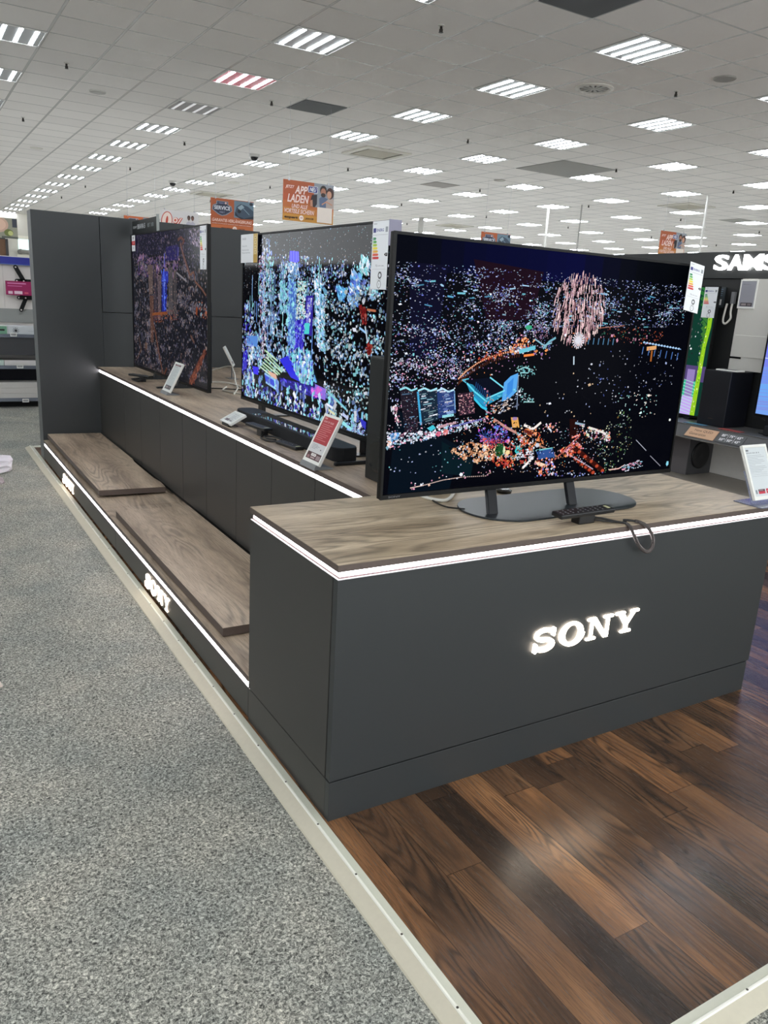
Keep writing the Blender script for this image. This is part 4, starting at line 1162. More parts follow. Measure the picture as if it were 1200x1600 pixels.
# ---- party speaker between the front and the middle television
sp = thing('party_speaker', 'tall black loudspeaker standing behind the left edge of the front television', 'speaker', (0.618, 0.705, T + 0.0005), 0)
MB().box(0.0, 0.30, 0.0, 0.25, 0.0, 0.502).build('cabinet', mat('matt black cabinet', (22, 25, 25), 0.5, bump=(500, 0.05)), sp, 0.006)
MB().prism([(0.14 + 0.085 * math.cos(2 * PI * i / 28), 0.105 + 0.065 * math.sin(2 * PI * i / 28)) for i in range(28)], 0.004, 'x', -0.004).build('bass_port', black_gloss, sp)
MB().box(-0.003, 0.0, 0.008, 0.242, 0.19, 0.492).build('side_cloth', mat('charcoal cloth', (26, 29, 29), 0.8, bump=(900, 0.2)), sp)
MB().box(0.02, 0.28, -0.004, 0.0, 0.03, 0.47).build('front_grille', black_fabric, sp)

# ---- electronic price displays
def price_display(label, loc, rz, W, H, lean, art, base='block', group='electronic price displays', cat='price display'):
    t = thing('price_display', label, cat, loc, rz, group)
    zb = 0.018
    R_ = Matrix.Rotation(-lean, 4, 'X')
    def put(o, off=(0, 0, 0)):
        o.matrix_local = Matrix.Translation((0, 0.0, zb)) @ R_ @ Matrix.Translation(off)
    fw = 0.012 if W < .2 else 0.014
    mb = MB()
    mb.box(-W / 2, W / 2, 0.0, 0.012, 0, H)
    o = mb.build('housing', white_plastic, t, 0.004); put(o)
    mb = MB(); mb.box(-W / 2, W / 2, -0.003, 0.0, 0, fw * 1.3).box(-W / 2, W / 2, -0.003, 0.0, H - fw, H).box(-W / 2, -W / 2 + fw, -0.003, 0, fw * 1.3, H - fw).box(W / 2 - fw, W / 2, -0.003, 0, fw * 1.3, H - fw)
    o = mb.build('rim', white_plastic, t, 0.0012); put(o)
    w2, h2 = W - 2 * fw, H - 2.3 * fw
    a = Art(w2, h2, 0.0001); a.L = 3
    art(a)
    o = a.build('display', t, PRINT); put(o, (-w2 / 2, -0.0003, fw * 1.3))
    if base == 'block':
        MB().prism([(-0.02, 0.0), (0.075, 0.0), (0.075, 0.004), (0.03, 0.012), (-0.01, 0.018 + 0.004)], W * 0.92, 'x', -W * .46).build('stand', grey_plastic, t, 0.001)
    elif base == 'acrylic':
        MB().box(-W / 2 - 0.03, W / 2 + 0.03, -0.055, 0.075, 0.0, 0.004).build('stand_base', acrylic, t, 0.001)
        o = MB().box(-W / 2 - 0.004, W / 2 + 0.004, 0.013, 0.016, -0.018, H * .55).build('stand_back', acrylic, t, 0.0005); put(o)
    elif base == 'wire':
        MB().tube([(-0.04, 0.012, 0.02), (-0.04, 0.06, 0.001), (0.04, 0.06, 0.001), (0.04, 0.012, 0.02)], 0.0025).build('wire_prop', steel, t, smooth=True)
        MB().box(-W * .3, W * .3, 0.0, 0.02, 0.0, 0.016).build('stand', black_plastic, t)
    return t
def art_red(a):
    a.rect(0, 0, 1, 1, (206, 206, 206)); a.L += 1
    a.rect(0, 0, 1, .62, (168, 44, 52)); a.rect(0, .84, 1, 1, (70, 30, 34)); a.L += 1
    a.rect(.06, .02, .24, .055, (216, 150, 150)); a.text('SONY 75" OLED', .08, .09, .04, (230, 190, 190), .7, .01)
    for i, w in enumerate((.7, .55, .74, .78, .5, .7, .62, .45, .7)):
        a.rect(.08, .17 + .045 * i, .08 + w, .182 + .045 * i, (214, 130, 132))
    for i in range(4):
        a.rect(.1, .66 + .03 * i, .1 + (.35, .5, .4, .28)[i], .668 + .03 * i, (120, 120, 124))
    a.rect(.72, .73, .78, .755, (40, 40, 44)); a.rect(.06, .92, .22, .985, (150, 110, 112)); a.rect(.28, .86, .62, .92, (240, 236, 232)); a.text('1999', .31, .872, .036, (60, 40, 44), .26, L=a.L + 1); a.rect(.3, .94, .6, .975, (180, 160, 160)); a.rect(.68, .88, .94, .98, (150, 130, 132))
def art_grey(top, bg=(196, 202, 200)):
    def f(a):
        a.rect(0, 0, 1, 1, bg); a.L += 1
        if top:
            a.rect(.08, .02, .92, .075, (110, 60, 66)); a.text('SONY', .3, .03, .03, (220, 200, 200), .4, L=a.L + 1)
        a.text('BRAVIA 5', .1, .11, .03, (80, 84, 90), .5)
        for i in range(9):
            a.rect(.1, .19 + .05 * i, .1 + (.7, .6, .75, .5, .66, .74, .4, .7, .55)[i], .197 + .05 * i, (140, 146, 150))
        a.rect(.1, .84, .9, .98, (54, 48, 54)); a.rect(.16, .87, .5, .95, (150, 140, 140), a.L + 1); a.rect(.58, .87, .82, .95, (120, 110, 112), a.L + 1)
    return f
def art_small(a):
    a.rect(0, 0, 1, 1, (206, 208, 204)); a.L += 1
    a.text('Soundbar', .3, .10, .10, (110, 112, 116), .5)
    for i in range(5):
        a.rect(.3, .30 + .10 * i, .3 + (.5, .4, .55, .36, .5)[i], .33 + .10 * i, (130, 132, 136))
    a.rect(.12, .74, .5, .96, (96, 84, 88)); a.rect(.55, .80, .8, .92, (120, 116, 118))
def art_big(a):
    a.rect(0, 0, 1, 1, (206, 212, 214)); a.L += 1
    a.rect(.04, .04, .17, .075, (110, 114, 116)); a.text('BRAVIA 8 II', .05, .095, .03, (110, 114, 118), .62, .01)
    for i in range(11):
        a.rect(.05, .16 + .033 * i, .05 + (.7, .82, .5, .74, .8, .62, .3, .78, .84, .66, .55)[i], .166 + .033 * i, (140, 146, 150))
    for i in range(3):
        a.rect(.05, .42 + .036 * i + .1, .85, .424 + .036 * i + .1, (156, 160, 164))
    a.rect(.06, .87, .14, .95, (130, 136, 140)); a.rect(.20, .86, .52, .905, (76, 50, 56)); a.rect(.20, .905, .52, .955, (190, 52, 70)); a.text('SONY', .24, .868, .024, (220, 200, 204), .22, L=a.L + 1); a.rect(.58, .86, .94, .955, (190, 52, 70)); a.text('AKTION', .62, .885, .035, (236, 200, 204), .28, L=a.L + 1)
price_display('tall white framed display with red sheet leaning before the soundbar end', (0.488, 1.204, T + 0.0005), -PI / 2, 0.157, 0.228, math.radians(27), art_red)
price_display('tall narrow white framed display with grey sheet before the far television', (0.560, 3.708, T + 0.0005), -PI / 2, 0.180, 0.222, math.radians(27), art_grey(True))
price_display('small white framed display tilted flat left of the soundbar', (0.500, 2.328, T + 0.0005), -PI / 2, 0.165, 0.105, math.radians(62), art_small, 'wire')
price_display('large white price display on clear stand at right end of the front counter', (1.918 + 0.079, 0.036, T + 0.0005), 0.0, 0.158, 0.232, math.radians(26), art_big, 'acrylic')
price_display('white framed display seen edge-on behind the far television', (1.42, 4.68, T + 0.09), 1.16, 0.17, 0.18, math.radians(27), art_grey(False), 'none')
stp = MB().box(1.36, 1.44, 4.62, 4.74, T + 0.0005, T + 0.004).cyl((1.40, 4.68, T + 0.003), (1.40, 4.68, T + 0.11), 0.006)
o = stp.build('display_stand', grey_plastic, None); tag(o, 'small grey stand under the edge-on display behind the far television', 'stand')

# ---- soundbar in front of the middle television
sb = thing('soundbar', 'long black soundbar with glossy top below the middle television', 'soundbar', (0.70, 1.90, T + 0.0005), -PI / 2)
def bar_outline(L_, D, r):
    pts = []
    for cx, cy, a0 in ((L_ / 2 - r, D / 2 - r * .7, 0), (-L_ / 2 + r, D / 2 - r * .7, 90), (-L_ / 2 + r, -D / 2 + r * .7, 180), (L_ / 2 - r, -D / 2 + r * .7, 270)):
        for i in range(7):
            t = math.radians(a0 + 90 * i / 6)
            pts.append((cx + r * math.cos(t), cy + r * .7 * math.sin(t)))
    return pts
MB().prism(bar_outline(1.30, 0.125, 0.06), 0.062).build('body', black_fabric, sb, 0.002)
MB().prism(bar_outline(1.296, 0.121, 0.06), 0.003, 'z', 0.0622).build('top_plate', mat('soundbar top cloth', (34, 36, 40), 0.6, bump=(900, 0.2)), sb)
MB().box(-0.40, 0.40, -0.05, 0.05, 0.0652, 0.0668).build('glass_plate', mat('glass top of soundbar', (6, 6, 8), 0.06, spec=1.0, coat=1.0), sb)

def remote(label, loc, rz, L_=0.20, W=0.045, tilt=0.0, group='remote controls'):
    t = thing('remote_control', label, 'remote control', loc, rz, group)
    MB().box(-L_ / 2, L_ / 2, -W / 2, W / 2, 0, 0.016).build('body', black_plastic, t, 0.004)
    b = MB()
    for i in range(9):
        for j in range(3):
            if i == 3 and j == 1: continue
            x = -L_ / 2 + 0.016 + i * (L_ - 0.07) / 8; y = -W / 4 + j * W / 4
            b.cyl((x, y, 0.016), (x, y, 0.0178), 0.0034, n=8)
    x = -L_ / 2 + 0.016 + 3 * (L_ - 0.07) / 8
    b.build('buttons', mat('grey rubber buttons', (96, 96, 100), 0.5), t)
    b = MB(); b.box(L_ / 2 - 0.026, L_ / 2 - 0.012, -0.012, 0.012, 0.016, 0.0168)
    b.build('sensor_window', mat('pale label', (190, 190, 150), 0.4), t)
    if tilt:
        t.rotation_euler = (tilt, 0, rz)
    return t
remote('black remote control held up on a block before the front television base', (1.02, 0.092, T + 0.031), 0.03, 0.265, 0.052, 0.10)
hb = MB().box(-0.037, 0.037, -0.02, 0.022, 0, 0.0305).build('remote_holder', black_plastic, None, 0.003)
hb.location = (1.02, 0.09, T + 0.0005)
tag(hb, 'black anti-theft block under the remote on the front counter', 'holder')
cpts = spline([(1.052, 0.10, T + 0.016), (1.09, 0.07, T + 0.014), (1.12, 0.03, T + 0.010), (1.145, -0.004, T + 0.006), (1.165, -0.018, T - 0.03), (1.195, -0.026, T - 0.075), (1.235, -0.028, T - 0.098), (1.262, -0.026, T - 0.085), (1.262, -0.02, T - 0.045), (1.235, -0.012, T - 0.008), (1.205, 0.0, T + 0.008), (1.175, 0.02, T + 0.012), (1.16, 0.035, T + 0.010)], 10)
cb = thing('security_cable', 'dark coiled security cable looping over the front edge of the counter', 'cable', (1.05, 0.09, T + 0.0005))
cb0 = MB().tube([p - cb.location for p in cpts], 0.0042).build('cable', black_cable, cb, smooth=True)
hx = []
for i, p in enumerate(cpts[30:112]):
    pass
cc = spline(cpts[28:108:4], 24)
up = Vector((0, 1, 0.3)).normalized()
for i in range(len(cc)):
    t = (cc[min(i + 1, len(cc) - 1)] - cc[max(i - 1, 0)]).normalized()
    n_ = (up - t * up.dot(t)).normalized(); b_ = t.cross(n_)
    ph = i * 1.05
    hx.append(cc[i] - cb.location + (n_ * math.cos(ph) + b_ * math.sin(ph)) * 0.0058)
MB().tube(hx, 0.0016, 5).build('coil', mat('coiled sleeve', (84, 78, 76), 0.4), cb, smooth=True)
cbb = MB().tube(spline([(1.055, 0.085, T + 0.010), (1.09, 0.05, T + 0.009), (1.13, 0.03, T + 0.006), (1.17, 0.028, T + 0.006)], 8), 0.0028).build('security_cable', black_cable, None, smooth=True)
tag(cbb, 'short thin dark cable lying beside the remote block on the front counter', 'cable')

# remotes near the soundbar
r2 = remote('black remote on small block in front of the soundbar beside the small display', (0.575, 2.02, T + 0.034), -PI / 2 + 0.1, 0.215, 0.05)
hb2 = MB().box(-0.03, 0.03, -0.02, 0.02, 0, 0.033).build('remote_holder', black_plastic, None, 0.003)
hb2.location = (0.58, 1.98, T + 0.0005); hb2.rotation_euler = (0, 0, -PI / 2)
tag(hb2, 'black block under the remote in front of the soundbar', 'holder')
remote('black remote lying flat on the oak top near the soundbar', (0.592, 1.66, T + 0.0010), -PI / 2 + 0.1, 0.20, 0.048)
lc = MB().tube(spline([(0.575, 1.95, T + 0.012), (0.54, 1.90, T + 0.006), (0.535, 1.82, T + 0.006), (0.57, 1.775, T + 0.008), (0.61, 1.80, T + 0.010), (0.60, 1.88, T + 0.012), (0.56, 1.90, T + 0.014), (0.545, 1.84, T + 0.014), (0.575, 1.79, T + 0.014)], 8), 0.0045).build('security_cable', black_cable, None, smooth=True)
tag(lc, 'dark coiled security cable between the two remotes by the soundbar', 'cable')
bb = MB().box(0.60, 0.80, 1.185, 1.205, T + 0.0008, T + 0.016).build('black_bar', black_plastic, None, 0.004)
tag(bb, 'short black bar lying at the right end of the soundbar', 'bar')
# remote near the far television
r3 = remote('black remote held on block before the far television', (0.585, 4.50, T + 0.034), -PI / 2 + 0.5, 0.23, 0.05)
hb3 = MB().box(-0.03, 0.03, -0.02, 0.02, 0, 0.033).build('remote_holder', black_plastic, None, 0.003)
hb3.location = (0.59, 4.47, T + 0.0005); hb3.rotation_euler = (0, 0, -PI / 2)
tag(hb3, 'black block under the remote before the far television', 'holder')
lc = MB().tube(spline([(0.58, 4.44, T + 0.012), (0.545, 4.42, T + 0.008), (0.535, 4.5, T + 0.006), (0.545, 4.62, T + 0.006), (0.575, 4.56, T + 0.008), (0.57, 4.46, T + 0.014)], 8), 0.006).build('security_cable', black_cable, None, smooth=True)
tag(lc, 'dark looped cable beside the remote before the far television', 'cable')

def cable(label, pts, r, m):
    o = MB().tube(spline(pts, 8), r).build('cable', m, None, smooth=True)
    return tag(o, label, 'cable', None)
R_ = 0.006
cable('white cable arching up behind the far television', [(1.20, 4.95, T + .01), (1.38, 4.72, T + .10), (1.33, 4.45, T + .09), (1.26, 4.20, T + R_ + .001), (1.18, 3.95, T + R_ + .001), (1.02, 3.6, T + R_ + .001)], .006, white_cable)
cable('white cable lying flat behind the far television', [(1.10, 4.35, T + .008), (1.18, 4.28, T + .014), (1.24, 4.18, T + .008), (1.22, 3.94, T + .007), (1.12, 3.6, T + .007), (1.1, 3.2, T + .007)], .006, white_cable)
cable('white cable looping low between the far and middle televisions', [(1.06, 3.86, T + .03), (1.02, 3.83, T + .007), (1.05, 3.70, T + .007), (1.12, 3.5, T + .007), (1.2, 3.2, T + .007)], .006, white_cable)
cable('thin black cable lying behind the far television', [(0.98, 3.98, T + .005), (1.10, 3.92, T + .005), (1.22, 3.8, T + .005), (1.3, 3.4, T + .005)], .004, black_cable)
cable('white cable on the oak top under the left side of the front television', [(0.66, 0.64, T + .007), (0.665, 0.545, T + .007), (0.70, 0.495, T + .007), (0.76, 0.53, T + .007), (0.83, 0.60, T + .02)], .007, white_cable)
cable('thin black cable running to the oval base of the front television', [(0.70, 0.63, T + .004), (0.665, 0.50, T + .004), (0.665, 0.42, T + .004), (0.70, 0.36, T + .009)], .003, black_cable)

# ------------------------------------------------------------------ hanging banners
def wire(x, y, z0_, z1_, r=0.0015):
    return MB().cyl((x, y, z0_), (x, y, z1_), r, n=6)
BWD, BHT = 0.72, 0.485
def banner(label, x, y, ztop, art, W=BWD, H=BHT, rz=0.0):
    t = thing('hanging_banner', label, 'banner', (x, y, ztop - H), rz, 'banners hanging from the ceiling')
    MB().box(0, W, 0, 0.006, 0, H).build('board', mat('banner board', (190, 188, 180), 0.5), t)
    a = Art(W, H, 0.0006); a.L = 1
    art(a)
    a.build('print', t, PRINT, (0, -0.0004, 0))
    for px in (0.08, W - 0.08):
        MB().cyl((px, 0.003, H), (px, 0.003, CZ - (ztop - H)), 0.0018, n=6).build('wire', steel, t)
        MB().box(px - 0.012, px + 0.012, -0.004, 0.010, H - 0.01, H + 0.02).build('clip', steel, t)
    return t
def photo_people(a, u0_, v0_, u1_, v1_):
    a.rect(u0_, v0_, u1_, v1_, (150, 156, 164)); a.L += 1
    w = u1_ - u0_; h = v1_ - v0_
    U = lambda x: u0_ + w * x
    V = lambda y: v0_ + h * y
    a.poly([(U(.30), V(.98)), (U(.26), V(.62)), (U(.42), V(.50)), (U(.75), V(.62)), (U(.8), V(.98))], (96, 112, 140)); a.poly([(U(.62), V(1)), (U(.6), V(.7)), (U(.8), V(.52)), (U(1), V(.6)), (U(1), V(1))], (186, 170, 160), a.L + 1)
    a.L += 2
    W_, H_ = a.W * w, a.H * h
    a.dot(U(.46), V(.26), .17 * W_, .20 * H_, (52, 44, 40), n=14); a.dot(U(.46), V(.34), .13 * W_, .17 * H_, (176, 122, 98), a.L + 1, n=14); a.dot(U(.46), V(.46), .12 * W_, .09 * H_, (60, 46, 42), a.L + 2, n=12)
    a.dot(U(.80), V(.36), .19 * W_, .24 * H_, (70, 44, 38), n=14); a.dot(U(.76), V(.42), .12 * W_, .16 * H_, (206, 156, 130), a.L + 1, n=14)
    a.L += 4
    a.line([(U(.40), V(.86)), (U(.62), V(.72)), (U(.92), V(.84))], .05 * W_, (204, 150, 124))
def art_app(a):
    for i in range(6):
        k = i / 5
        a.rect(0, i / 6, 1, (i + 1) / 6, (int(176 + 34 * k), int(92 + 60 * max(0, k - .4) * 1.6), int(56 + 4 * k)))
    a.L += 1
    photo_people(a, .60, .0, 1, .60)
    a.L += 1
    a.poly([(.52, .52), (.56, .30), (.66, .28), (.66, .52), (.62, .60), (.55, .60)], (46, 38, 44)); a.poly([(.52, .45), (.57, .42), (.58, .60), (.53, .58)], (196, 140, 112), a.L + 1)
    a.L += 2
    a.rect(.48, .09, .67, .25, (238, 238, 244)); a.rect(.49, .10, .66, .24, (44, 50, 120), a.L + 1); a.text('NEU', .51, .12, .10, (250, 250, 250), .13, .02, .25, a.L + 2)
    wc = (250, 224, 214)
    a.text('JETZT', .04, .13, .09, wc, .17, .02, .25); a.text('APP', .22, .12, .20, wc, .25, .03, .25); a.text('LADEN', .08, .34, .20, wc, .42, .03, .25)
    a.text('UND ALLE', .17, .58, .10, wc, .31, .02, .25); a.text('VORTEILE SICHERN', .03, .70, .11, wc, .58, .02, .25)
    a.text('expert', .03, .885, .075, (40, 22, 14), .26, .03, .1); a.dot(.36, .91, .032, .032, (250, 236, 226), n=16); a.text('99', .34, .89, .045, (196, 96, 50), .045, L=a.L + 1); a.text('JAKOB', .44, .885, .06, (40, 22, 14), .16, .02, .1)
    a.rect(.67, .59, .97, .975, (238, 226, 214))
def art_service(a):
    a.rect(0, 0, 1, 1, (186, 94, 50)); a.rect(0, .80, 1, 1, (202, 108, 54), 2)
    a.L = 3
    a.rect(.54, .02, 1, .55, (110, 134, 150)); a.L += 1
    a.poly([(.56, .42), (.60, .20), (.70, .10), (.86, .16), (1, .30), (1, .50), (.80, .55), (.66, .52)], (60, 78, 96)); a.poly([(.56, .36), (.64, .50), (.78, .55), (1, .45), (1, .55), (.70, .58), (.56, .48)], (30, 40, 54), a.L + 1)
    a.poly([(.62, .22), (.72, .12), (.78, .20), (.68, .32)], (150, 172, 184), a.L + 2); a.dot(.66, .34, .03, .03, (24, 30, 44), a.L + 2, n=12); a.dot(.94, .08, .03, .025, (34, 44, 58), a.L + 2, n=10); a.line([(.74, .22), (.90, .42)], .012, (120, 146, 162), a.L + 3)
    a.L += 4
    a.poly([(.05, .22), (.13, .17), (.13, .08), (.40, .08), (.40, .17), (.48, .22), (.50, .36), (.44, .42), (.36, .50), (.26, .54), (.17, .50), (.09, .42), (.03, .36)], (140, 150, 162)); a.L += 1
    a.poly([(.07, .235), (.15, .19), (.15, .10), (.38, .10), (.38, .19), (.46, .235), (.475, .35), (.42, .41), (.34, .48), (.26, .51), (.19, .48), (.11, .41), (.05, .35)], (52, 56, 78)); a.L += 1
    a.text('SERVICE', .08, .23, .12, (226, 230, 238), .37, .03); a.text('expert', .18, .12, .05, (150, 156, 190), .14, .02); a.dot(.345, .135, .016, .016, (236, 200, 190), n=10); a.text('WELT', .20, .40, .05, (150, 156, 180), .12, .02)
    wc = (250, 214, 196)
    a.text('GARANTIE-VERLÄNGERUNG', .03, .60, .12, wc, .93, .02, .25); a.text('SICHERN SIE SICH JETZT RUNDUM AB MIT DEM SCHUTZPAKET', .03, .765, .035, wc, .92, .01)
    a.text('expert', .24, .885, .055, (44, 22, 14), .25, .03); a.dot(.555, .905, .035, .035, (250, 230, 216), n=16); a.text('99', .535, .885, .045, (200, 96, 50), .045, L=a.L + 1); a.text('JAKOB', .64, .885, .05, (44, 22, 14), .15, .02)
def art_zero(a):
    a.rect(0, 0, 1, 1, (206, 202, 200)); a.L += 1
    a.dot(.165, .40, .105, .165, (184, 60, 42), n=24, rot=.15); a.dot(.165, .40, .090, .150, (228, 208, 196), a.L + 1, n=24, rot=.15); a.dot(.165, .40, .022, .085, (184, 66, 48), a.L + 2, n=18, rot=.15)
    for k_, (du, dv_) in enumerate(((0, 0), (.012, 0), (.024, .012), (.012, .024), (0, .02))):
        a.text('%', .31 + du, .25 + dv_, .46, (190, 70, 50), .25, .03, .1, a.L + k_)
    a.text('%', .322, .262, .44, (232, 212, 202), .235, .0, .1, a.L + 6); a.L += 5
    a.L += 2
    for u, hc in ((.74, (90, 62, 52)), (.84, (110, 74, 62))):
        a.poly([(u - .09, .95), (u - .07, .42), (u, .34), (u + .07, .42), (u + .09, .95)], (176, 172, 184)); a.dot(u, .22, .030, .042, (60, 46, 42), n=12); a.dot(u, .25, .024, .036, hc, a.L + 1, n=12)
        a.L += 1
    a.text('FINANZIERUNG', .06, .80, .11, (184, 66, 44), .55, .02)
banner('orange hanging banner with app advert and couple photo above the middle television', 3.281, 8.0, 2.958, art_app)
banner('orange hanging banner with service badge above the far partition', 3.35, 11.0, 2.972, art_service)
banner('white hanging banner with large red 0% behind the far television', 3.27, 13.6, 2.955, art_zero)
banner('small distant orange app banner above the black fixture at right', 11.42, 9.0, 3.11, art_app)
banner('small distant orange service banner behind the top edge of the front television', 8.65, 10.9, 2.925, art_service)
banner('sliver of an orange banner just above the partition left of the sign board', 3.05, 15.5, 2.93, art_service)
def art_food(a):
    a.rect(0, 0, 1, 1, (150, 150, 132)); a.L += 1
    a.dot(.45, .34, .26, .20, (206, 170, 150), n=20); a.dot(.45, .34, .20, .15, (226, 190, 168), a.L + 1, n=20); a.dot(.75, .72, .11, .09, (110, 120, 60), n=12); a.dot(.80, .74, .06, .06, (196, 200, 130), a.L + 1, n=12)
    a.rect(.86, .02, .99, .44, (60, 64, 76), a.L + 2); a.dot(.12, .8, .12, .08, (120, 70, 60), n=12); a.rect(.55, .9, 1, 1, (88, 92, 84), a.L + 1)
banner('photo banner with food picture hanging beyond the blue topped shelving', 0.93, 21.8, 3.075, art_food, 0.86, 0.50)

# ------------------------------------------------------------------ ceiling fixtures
lamp_body = mat('lamp reflector', (150, 152, 152), 0.35, metal=0.6)
lamp_pink = mat('pink lit reflector', (236, 120, 136), 0.35)
lamp_dim = mat('unlit reflector', (128, 124, 122), 0.4)
tube_on = mat('lit lamp tube', (250, 250, 255), 0.4, emit=(238, 245, 255), es=34.0)
tube_dim = mat('dim lamp tube', (226, 224, 224), 0.4, emit=(250, 250, 255), es=0.35)
frame_m = mat('lamp frame', (205, 203, 198), 0.5)
def make_lamp(tm, bm_):
    r = bpy.data.objects.new('ceiling_light', None)
    COL.objects.link(r)
    f = MB()
    f.box(-.297, .297, -.297, -.285, -.010, 0).box(-.297, .297, .285, .297, -.010, 0).box(-.297, -.285, -.285, .285, -.010, 0).box(.285, .297, -.285, .285, -.010, 0)
    f.build('frame', frame_m, r)
    MB().box(-.285, .285, -.285, .285, -.004, -.001).build('reflector', bm_, r)
    for i in range(4):
        x = -.215 + .1433 * i
        MB().box(x - .017, x + .017, -.268, .268, -.0085, -.0042).build('tube', tm, r)
    return r
def copy_tree(o, parent=None):
    c = o.copy(); COL.objects.link(c); c.parent = parent
    for ch in o.children:
        copy_tree(ch, c)
    return c
proto = {'on': make_lamp(tube_on, lamp_body), 'pink': make_lamp(tube_on, lamp_pink), 'dim': make_lamp(tube_dim, lamp_dim)}
used = set()
ORD = ['nearest', 'second', 'third', 'fourth', 'fifth', 'sixth', 'seventh', 'eighth', 'ninth', 'tenth', 'eleventh', 'twelfth']
lampset = []
for k in range(-3, 14):
    for m_i in range(-5, 16):
        x, y = 0.152 + 2.4 * k, 3.877 + 1.8 * m_i
        q = frame_px((x, y, CZ))
        vis = q is not None and -60 < q[0] < 1260 and -60 < q[1] < 480
        near = (x + .5) ** 2 + (y - 1) ** 2 < 64
        if vis or near:
            lampset.append((k, m_i, x, y, q is not None and -10 < q[0] < 1210 and -10 < q[1] < 480))
rows = {}
ORD = ['first', 'second', 'third', 'fourth', 'fifth', 'sixth', 'seventh', 'eighth', 'ninth', 'tenth', 'eleventh', 'twelfth', 'thirteenth', 'fourteenth', 'fifteenth', 'sixteenth', 'seventeenth', 'eighteenth', 'nineteenth', 'twentieth']
visible_k = sorted({l[0] for l in lampset if l[4]})
for k, m_i, x, y, v in sorted(lampset):
    kind = 'pink' if (k, m_i) == (1, 2) else 'dim' if (k, m_i) == (1, 3) else 'on'
    if kind not in used:
        o = proto[kind]; used.add(kind)
    else:
        o = copy_tree(proto[kind])
    o.location = (x, y, CZ - 0.0005)
    o['category'] = 'ceiling light'
    o['group'] = 'four-tube square ceiling lights'
    if v:
        n_ = rows.get(k, 0); rows[k] = n_ + 1
        row = ORD[visible_k.index(k)]
        lab = ORD[n_] + ' square ceiling light, counted from the front, in the ' + row + ' row from the left'
    if kind == 'pink':
        lab = 'square ceiling light glowing pink between its tubes'
    elif kind == 'dim':
        lab = 'dimmer grey ceiling light just beyond the pink one'
    elif not v:
        lab = 'four-tube ceiling light outside the picture'; o['group'] = 'ceiling lights out of view'
    o['label'] = lab

# grey removed / dark tiles
def gtile(label, x0, x1, y0, y1, rgb=(92, 94, 94)):
    t = MB().box(GX + .6 * x0 + .012, GX + .6 * x1 - .012, GY + .6 * y0 + .012, GY + .6 * y1 - .012, CZ - 0.006, CZ - 0.0005).build('ceiling_panel', mat('grey ceiling panel %d' % rgb[0], rgb, 0.7, var=0.05), None, 0.001)
    tag(t, label, 'ceiling panel', 'grey panels in the ceiling')
gtile('dark grey square ceiling panel right of the pink light', 6, 7, 7, 8)
gtile('dark grey ceiling panel cut by the top edge of the picture', 6, 7, -1, 0, (86, 88, 90))
gtile('large mid grey ceiling panel of four tiles below the round vent', 14, 16, 8, 10, (150, 148, 142))
gtile('small faint grey ceiling panel left of the large grey one', 14, 15, 14, 15, (160, 154, 148))
gtile('faint grey distant ceiling panel at far right above the black fixture', 27, 28, 12, 13, (170, 168, 160))

# sprinklers
def make_sprinkler():
    r = bpy.data.objects.new('sprinkler_head', None); COL.objects.link(r)
    MB().lathe([(0.028, 0), (0.028, -0.006), (0.012, -0.010)], n=16).build('rosette', mat('white rosette', (200, 196, 188), 0.5), r)
    MB().lathe([(0.011, -0.010), (0.012, -0.030), (0.017, -0.035), (0.015, -0.054), (0.020, -0.056), (0.020, -0.059), (0.004, -0.060)], n=12).build('nozzle', mat('dark nozzle', (40, 36, 32), 0.4, metal=0.7), r)
    return r
spp = make_sprinkler(); first = True
names = {(3.21, 4.52): 'dark sprinkler head near the top centre of the picture', (0.79, 8.21): 'dark sprinkler head right of the leftmost light', (3.17, 8.15): 'dark sprinkler head between the pink light and the dark grey panel', (6.26, 4.55): 'dark sprinkler head right of the round vent', (6.23, 8.2): 'dark sprinkler head above the four-slot lights at picture centre right', (0.79, 11.84): 'small sprinkler head at the left edge below the round discs', (3.19, 11.81): 'small sprinkler head beyond the dim grey light', (6.26, 11.92): 'small sprinkler head above the app banner'}
for x, y in ((3.21, 4.52), (.79, 8.21), (3.17, 8.15), (6.26, 4.55), (6.23, 8.2), (.79, 11.84), (3.19, 11.81), (6.26, 11.92), (9.33, 8.28), (9.38, 12.03), (3.21, 15.53), (6.24, 15.54), (12.34, 8.25), (12.38, 11.97), (9.71, 15.6), (12.5, 15.83), (15.4, 15.8), (15.4, 11.92), (15.6, 19.7), (3.11, 19.6), (3.11, 23.0), (6.25, 19.6), (12.4, 19.6), (18.6, 15.6), (18.6, 12.0), (21.5, 15.5), (.79, 15.5)):
    o = spp if first else copy_tree(spp)
    first = False
    o.location = (x, y, CZ - 0.0005)
    kk = min(max(round((x - 0.152) / 2.4), visible_k[0]), visible_k[-1]); mm = round((y - 3.877) / 1.8)
    vis_m = sorted(l[1] for l in lampset if l[0] == kk and l[4])
    nth = ORD[min(max(sum(1 for q in vis_m if q <= mm), 1), 20) - 1]
    tag(o, names.get((x, y), 'tiny sprinkler head beside the ' + nth + ' light of the ' + ORD[visible_k.index(kk)] + ' row from the left'), 'sprinkler', 'sprinkler heads')

